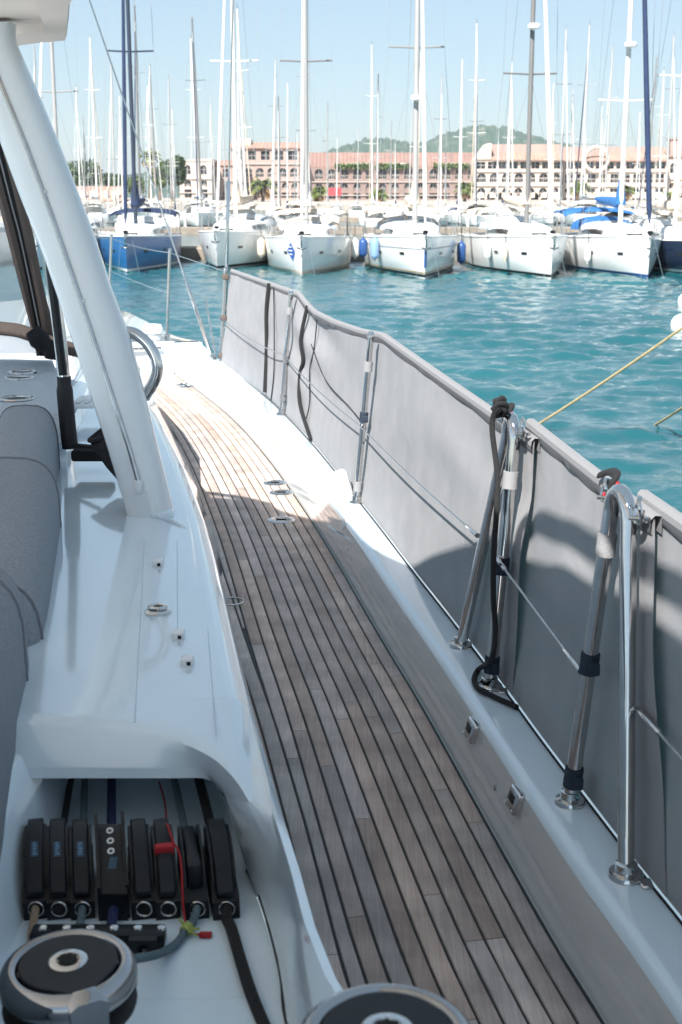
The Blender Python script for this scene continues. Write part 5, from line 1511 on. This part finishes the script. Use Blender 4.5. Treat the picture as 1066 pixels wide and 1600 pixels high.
def facade(mb, x0, x1, z0, z1, bays, ow, oh, sill, y, arched=True, reveal=.5):
    """wall strip with openings; returns opening centres"""
    bw_ = (x1 - x0) / bays; cs = []
    for k in range(bays):
        cx = x0 + bw_ * (k + .5); l = cx - bw_ / 2; r = cx + bw_ / 2
        pts = [(cx + a, z0 + sill + b) for a, b in (arch_pts(ow, oh) if arched else [(-ow/2, 0), (-ow/2, oh), (ow/2, oh), (ow/2, 0)])]
        mb.add([(l, y, z0), (r, y, z0), (r, y, z0 + sill), (l, y, z0 + sill)], [(0, 1, 2, 3)])
        mb.add([(l, y, z0 + sill), (pts[0][0], y, z0 + sill), (pts[0][0], y, z1), (l, y, z1)], [(0, 1, 2, 3)])
        mb.add([(pts[-1][0], y, z0 + sill), (r, y, z0 + sill), (r, y, z1), (pts[-1][0], y, z1)], [(0, 1, 2, 3)])
        top = pts[1:-1]
        for a, b in zip(top, top[1:]):
            if b[0] - a[0] > 1e-6: mb.add([(a[0], y, a[1]), (b[0], y, b[1]), (b[0], y, z1), (a[0], y, z1)], [(0, 1, 2, 3)])
        for a, b in zip(pts, pts[1:]): mb.add([(a[0], y, a[1]), (b[0], y, b[1]), (b[0], y + reveal, b[1]), (a[0], y + reveal, a[1])], [(0, 1, 2, 3)])
        mb.add([(pts[0][0], y, pts[0][1]), (pts[-1][0], y, pts[-1][1]), (pts[-1][0], y + reveal, pts[-1][1]), (pts[0][0], y + reveal, pts[0][1])], [(0, 1, 2, 3)])
        cs.append((cx, z0 + sill))
    return cs
QZ = 1.25
def X(px, D): return (px - 533) / F * D * .992
def Zp(py, D): return at_y(533, py, D).z
def block(name, label, D, depth, px0, px1, floors, wall, roof_rows=None, cat='building', side=True):
    """floors: list of (py_bottom, py_top, bays, ow, oh, sill, arched, rail, (pxa, pxb) or None)"""
    x0, x1 = X(px0, D), X(px1, D)
    root = thing(name, (0, 0, 0), label, cat)
    root.location = ((x0 + x1) / 2, D, QZ); ORG[root.name] = Vector(root.location); O = Vector(root.location)
    mb = MB()
    ztop = Zp(floors[-1][1], D)
    for (pb, pt, bays, ow, oh, sill, arched, rail, rng_) in floors:
        zb = QZ if pb is None else Zp(pb, D); zt = Zp(pt, D)
        cs = facade(mb, x0, x1, zb, zt, bays, ow, oh, sill, D, arched)
        for cx, cz2 in cs: pane(ow, oh, arched, root, cx - O.x, .45, cz2 - O.z, rail=rail)
    # sides, back and top
    mb.add([(x0, D, QZ), (x0, D + depth, QZ), (x0, D + depth, ztop), (x0, D, ztop)], [(0, 1, 2, 3)])
    mb.add([(x1, D, QZ), (x1, D + depth, QZ), (x1, D + depth, ztop), (x1, D, ztop)], [(0, 1, 2, 3)])
    mb.add([(x0, D + depth, QZ), (x1, D + depth, QZ), (x1, D + depth, ztop), (x0, D + depth, ztop)], [(0, 1, 2, 3)])
    mb.add([(x0, D, ztop), (x1, D, ztop), (x1, D + depth, ztop), (x0, D + depth, ztop)], [(0, 1, 2, 3)])
    mb.build('wall', M[wall], root, fix=False, angle=20)
    # string courses
    for f in floors[1:]:
        z = Zp(f[0], D)
        MB().box((x0 - .1, D - .35, z - .14), (x1 + .1, D - .003, z + .10)).build('string_course', M['balcony_white'], root)
    return root, x0, x1, ztop
def tile_roof(root, x0, x1, y0, y1, z0, z1, mt='roof_tile', ridge=None):
    """sloping roof strip with rolls of tiles as ribs"""
    mb = MB().prism([(x0, y0, z0), (x0, y0, z0 - .25), (x0, y1, z1 - .25), (x0, y1, z1)], (x1 - x0, 0, 0))
    n = int((x1 - x0) / .9)
    for k in range(n):
        x = x0 + (k + .5) * (x1 - x0) / n
        mb.add([(x - .16, y0 - .02, z0), (x, y0 - .02, z0 + .14), (x + .16, y0 - .02, z0), (x - .16, y1, z1), (x, y1, z1 + .14), (x + .16, y1, z1)], [(0, 1, 4, 3), (1, 2, 5, 4), (0, 2, 1)])
    return mb.build('roof', M[mt], root, fix=False)
# left block: pale gable end and brick flank
r, x0, x1, zt = block('apartment_block', 'pale pink apartment block by the dark round tree, far shore', 292, 14, 287, 336, [(None, 301, 2, 1.6, 2.6, .6, True, False, None), (301, 279, 2, 1.5, 2.0, .7, True, False, None), (279, 252, 2, 1.4, 2.0, .9, True, False, None)], 'wall_cream')
MB().prism([(x0 - .2, 291.8, zt), (x1 + .2, 291.8, zt), (x1 + .2, 291.8, zt + .5), (x0 + 3.5, 291.8, zt + .5)], (0, 14, 0)).build('parapet', M['wall_cream'], r)
r, x0, x1, zt = block('apartment_block', 'brick pink flank building right of the pale gable, far shore', 300, 16, 330, 384, [(None, 306, 3, 1.3, 2.2, .5, True, False, None), (306, 283, 3, 1.2, 1.9, .8, True, False, None), (283, 257, 3, 1.2, 1.8, .9, False, False, None)], 'wall_pink')
tile_roof(r, x0 - .3, x1 + .3, 299.6, 304, zt, zt + 1.0, 'roof_tile')
r, x0, x1, zt = block('apartment_block', 'tall pink tower block with stepped terraces behind the first white mast', 306, 18, 366, 470, [(None, 305, 7, 1.7, 2.2, .5, True, False, None), (305, 282, 7, 1.6, 2.2, .6, True, True, None), (282, 256, 6, 1.8, 2.1, .7, True, True, None), (256, 230, 5, 2.0, 1.9, .9, False, False, None)], 'wall_pink')
tile_roof(r, x0 - .3, x1 + .3, 305.4, 312, zt, zt + 1.3, 'roof_tile')
MB().rbox((x0 + .5, 308, zt), (x0 + 4.5, 314, zt + 2.0), .1, 1).build('stair_head', M['wall_cream'], r)
# long brown arcade
r, x0, x1, zt = block('arcade_building', 'long brown building with three rows of arches in the middle of the far shore', 312, 18, 470, 742, [(None, 305, 14, 1.8, 2.3, .3, True, False, None), (305, 284, 14, 1.75, 2.3, .45, True, True, None), (284, 262, 14, 1.85, 2.4, .5, True, True, None)], 'wall_brown')
tile_roof(r, x0 - .2, x1 + .2, 312.6, 318.5, zt + .2, zt + 3.6, 'roof_dark')
for k, pxa in enumerate((540, 600, 690)):
    xx = X(pxa, 312)
    MB().prism([(xx, 311.6, zt + .1), (xx + 5, 311.6, zt + .1), (xx + 5, 313.5, zt + .1), (xx, 313.5, zt + .1)], (0, 0, 1.0)).build('terrace_box', M['wall_cream'], r)
    f = MB(); rf = random.Random(k)
    for _ in range(260):
        c = Vector((xx + rf.uniform(-2.5, 6), 311.2 + rf.uniform(-.3, .5), zt + .2 + rf.uniform(-.4, .7)))
        u = Vector((rf.uniform(-1, 1), rf.uniform(-1, 1), rf.uniform(-1, 1))).normalized() * .28; v_ = u.orthogonal().normalized() * .2
        f.add([c - u - v_, c + u - v_, c + u + v_, c - u + v_], [(0, 1, 2, 3)])
    tag(f.build('balcony_plants', M['leaf_mid'], r, fix=False), kind='stuff')
# right cream block
r, x0, x1, zt = block('apartment_block', 'cream apartment block with terracotta roof band, right half of the far shore', 300, 20, 738, 870, [(None, 313, 8, 1.9, 1.6, .2, True, False, None), (313, 290, 7, 1.9, 2.2, .55, True, True, None), (290, 268, 7, 2.0, 2.1, .65, True, True, None), (268, 249, 8, 1.9, 1.5, .6, False, False, None)], 'wall_cream')
tile_roof(r, x0 + 3.5, x1 + .2, 299.0, 303.5, zt, zt + 1.7, 'roof_tile')
MB().box((x0 + 3.5, 303.0, zt), (x1, 312, zt + 3.4)).build('upper_wall', M['wall_pink'], r)
MB().prism([(x0, 299.6, zt), (x0 + 3.4, 299.6, zt), (x0 + 3.4, 299.6, zt + 3.5), (x0 + 2.6, 299.6, zt + 3.5)], (0, 10, 0)).build('gable', M['wall_cream'], r)
r, x0, x1, zt = block('apartment_block', 'greyish cream block with long orange roof behind the blue covered yacht', 304, 20, 872, 1028, [(None, 313, 9, 1.9, 1.6, .2, False, False, None), (313, 291, 9, 1.8, 2.1, .5, False, True, None), (291, 268, 9, 1.9, 2.0, .7, False, True, None), (268, 250, 10, 1.9, 1.5, .6, False, False, None)], 'wall_cream')
tile_roof(r, x0 - .2, x1 + .2, 303.0, 307.5, zt, zt + 1.7, 'roof_tile')
MB().box((x0, 307.0, zt), (x1, 316, zt + 3.0)).build('upper_wall', M['wall_pink'], r)
# round portal ring on that facade
cx_, cz_ = X(921, 303), Zp(249, 303)
rg = [Vector((cx_ + 2.7 * math.cos(a), 303.2, cz_ + 2.7 * math.sin(a))) for a in [2*math.pi*k/36 for k in range(37)]]
MB().tube(rg, .45, 8, cap=False).build('round_surround', M['wall_cream'], r)
r, x0, x1, zt = block('apartment_block', 'cream block with chimney tower at the right edge of the far shore', 308, 20, 1030, 1180, [(None, 305, 8, 1.7, 2.2, .5, True, False, None), (305, 280, 8, 1.7, 2.3, .5, True, True, None), (280, 243, 8, 1.7, 2.3, 1.4, True, False, None)], 'wall_cream')
tile_roof(r, x0 - .2, x1 + .2, 307.4, 313, zt, zt + 1.6, 'roof_tile')
MB().rbox((x0 + .3, 307.7, zt), (x0 + 3.2, 311, zt + 3.4), .1, 1).build('chimney', M['wall_pink'], r)
MB().rbox((x0 + .1, 307.5, zt + 3.4), (x0 + 3.4, 311.2, zt + 3.75), .08, 1).build('chimney_cap', M['roof_dark'], r)
# low house with a tiled roof behind the blue yacht
r, x0, x1, zt = block('quay_house', 'low house with pale tiled roof left of the blue mast, far shore', 262, 12, 112, 196, [(None, 312, 5, 1.4, 1.6, .5, False, False, None)], 'wall_cream')
tile_roof(r, x0 - .3, x1 + .3, 261.4, 268, zt, zt + 2.6, 'roof_tile')
r, x0, x1, zt = block('quay_house', 'low house behind our windscreen, far shore', 262, 12, -60, 90, [(None, 306, 8, 1.4, 1.8, .5, False, False, None)], 'wall_pink')
tile_roof(r, x0 - .3, x1 + .3, 261.4, 268, zt, zt + 2.4, 'roof_tile')
# red sign board on the quay by the arcade
sx_ = X(523, 240)
sg = thing('sign_board', (sx_, 240, QZ), 'small red sign board on the quay behind the emblem yacht', 'sign')
MB().box((sx_ - 1.3, 239.9, QZ + 1.2), (sx_ + 1.3, 240, QZ + 2.6)).build('board', M['sign_red'], sg)
MB().box((sx_ - 1.1, 239.95, QZ), (sx_ - 1.0, 240.05, QZ + 1.25)).box((sx_ + 1.0, 239.95, QZ), (sx_ + 1.1, 240.05, QZ + 1.25)).build('post', M['steel'], sg)

# ------------------------------------------------------------------ trees
def leafy(name, at, h, rx, rz_, n, label, mt='leaf_dark', seed=1, trunk=.35, size=.42, group=None, flat=1.0):
    rt = random.Random(seed)
    root = thing(name, at, label, 'tree', group); O = Vector(at)
    tk = MB().tube([O, O + Vector((.1, 0, h * .35)), O + Vector((0, .1, h * .62)), O + Vector((.1, 0, h * .8))], [trunk, trunk * .8, trunk * .55, trunk * .25], 8)
    lobes = []
    for k in range(13):
        a = rt.uniform(0, 6.28); rr = rt.uniform(.15, .72); zz = rt.uniform(-.55, .75)
        c = O + Vector((rx * rr * math.cos(a), rx * rr * math.sin(a), h - rz_ + rz_ * zz))
        lobes.append((c, rx * rt.uniform(.26, .48)))
        tk.tube([O + Vector((0, 0, h * .45)), O.lerp(c, .5) + Vector((0, 0, h * .25)), c], [trunk * .4, trunk * .25, .06], 6)
    tk.build('trunk', M['bark'], root)
    cr = MB()
    for _ in range(n):
        c, rr = lobes[rt.randrange(len(lobes))]
        d = Vector((rt.gauss(0, 1), rt.gauss(0, 1), rt.gauss(0, 1) * flat)).normalized() * rr * rt.uniform(.55, 1.08)
        p = c + d
        u = Vector((rt.uniform(-1, 1), rt.uniform(-1, 1), rt.uniform(-.6, .6))).normalized(); v_ = u.cross(d.normalized() + Vector((.01, .02, .3))).normalized()
        s = size * rt.uniform(.6, 1.3)
        cr.add([p - u * s, p - v_ * s * .5, p + u * s, p + v_ * s * .5], [(0, 1, 2, 3)])
    tag(cr.build('crown', M[mt], root, fix=False), None)
    return root
def P(px, py, D): v = at_y(px, py, D); return (v.x, D, QZ)
def hz_(py, D): return Zp(py, D) - QZ
leafy('pine_tree', P(270, 300, 262), hz_(243, 262), 3.1, 3.6, 5200, 'dense dark round tree beside the pale gable', 'leaf_dark', 4)
leafy('pine_tree', P(250, 300, 266), hz_(252, 266), 2.2, 3.0, 2600, 'lighter tree tucked left of the dense round tree', 'leaf_mid', 14)
leafy('pine_tree', P(134, 300, 280), hz_(256, 280), 4.6, 2.4, 4200, 'spreading umbrella pine left of the blue mast', 'leaf_dark', 5, flat=.6)
leafy('pine_tree', P(178, 300, 290), hz_(273, 290), 3.0, 2.0, 2200, 'low bushy tree right behind the blue mast', 'leaf_dark', 6)
leafy('pine_tree', P(215, 300, 288), hz_(277, 288), 2.6, 1.8, 1800, 'low tree between the blue mast and the tall palm', 'leaf_mid', 7)
leafy('pine_tree', P(30, 300, 285), hz_(262, 285), 5.0, 3.0, 3000, 'broad tree seen through our windscreen frame', 'leaf_dark', 8)
def palm(at, h, label, seed, ln=3.0, dead=True, nf=34):
    rt = random.Random(seed); O = Vector(at)
    root = thing('palm_tree', at, label, 'palm tree', 'palms on the far quay')
    MB().tube([O, O + Vector((.08, 0, h * .5)), O + Vector((0, 0, h))], [.36, .27, .25], 8).build('trunk', M['bark'], root)
    def frond(mb, a, up, L_, droop):
        d = Vector((math.cos(a), math.sin(a), 0)); p0 = O + Vector((0, 0, h)); spine = []
        for k in range(7):
            t = k / 6
            spine.append(p0 + d * L_ * t * math.cos(up * .8) + Vector((0, 0, L_ * (t * math.sin(up) - droop * t * t))))
        s_ = Vector((-d.y, d.x, 0))
        for k in range(1, 7):
            q = spine[k]; w = .75 * math.sin(math.pi * (k / 6.6)) + .1
            b = (spine[k] - spine[k-1])
            for sg_ in (1, -1):
                mb.add([spine[k-1], q, q + s_ * sg_ * w - Vector((0, 0, .35)) + b * .3, spine[k-1] + s_ * sg_ * w * .8 - Vector((0, 0, .28)) + b * .3], [(0, 1, 2, 3)])
    g = MB()
    for k in range(nf): frond(g, rt.uniform(0, 6.28), rt.uniform(-.1, 1.3), ln * rt.uniform(.8, 1.1), rt.uniform(.35, .75))
    g.build('crown', M['palm_leaf'], root, fix=False)
    if dead:
        g = MB()
        for k in range(14): frond(g, rt.uniform(0, 6.28), rt.uniform(-1.3, -.6), ln * .7, .3)
        g.build('dry_fronds', M['palm_dead'], root, fix=False)
palm(P(236, 320, 268), hz_(243, 268), 'tall thin palm between the blue mast and the dark round tree', 1, 2.4, nf=26)
palm(P(411, 320, 255), hz_(288, 255), 'bushy palm in front of the pink tower block', 2, 2.9)
palm(P(498, 320, 262), hz_(299, 262), 'small palm behind the blue furled mast', 3, 2.2)
palm(P(592, 320, 262), hz_(302, 262), 'small palm under the middle of the brown arcade', 4, 2.0)
palm(P(726, 320, 258), hz_(293, 258), 'palm with dry orange fronds between brown arcade and cream block', 5, 2.3)
palm(P(906, 320, 258), hz_(292, 258), 'palm left of the blue sail cover', 6, 2.3)
palm(P(978, 320, 262), hz_(296, 262), 'palm just right of the blue sail cover', 7, 2.0)
palm(P(1048, 320, 258), hz_(306, 258), 'low palm at the right edge of the far quay', 8, 2.0)

# ------------------------------------------------------------------ light summer haze in the air
hm = bpy.data.materials.new('haze_air'); hm.use_nodes = True
hn = hm.node_tree
for n_ in list(hn.nodes):
    if n_.type == 'BSDF_PRINCIPLED': hn.nodes.remove(n_)
pv = hn.nodes.new("ShaderNodeVolumePrincipled")
pv.inputs['Color'].default_value = (.86, .93, 1.0, 1)
pv.inputs['Density'].default_value = 0.00022
pv.inputs['Anisotropy'].default_value = .3
hn.links.new(pv.outputs[0], hn.nodes['Material Output'].inputs['Volume'])
hb = MB().box((-4300, -700, -1.6), (4300, 4700, 90.0)).build('haze', hm)
tag(hb, kind='stuff')
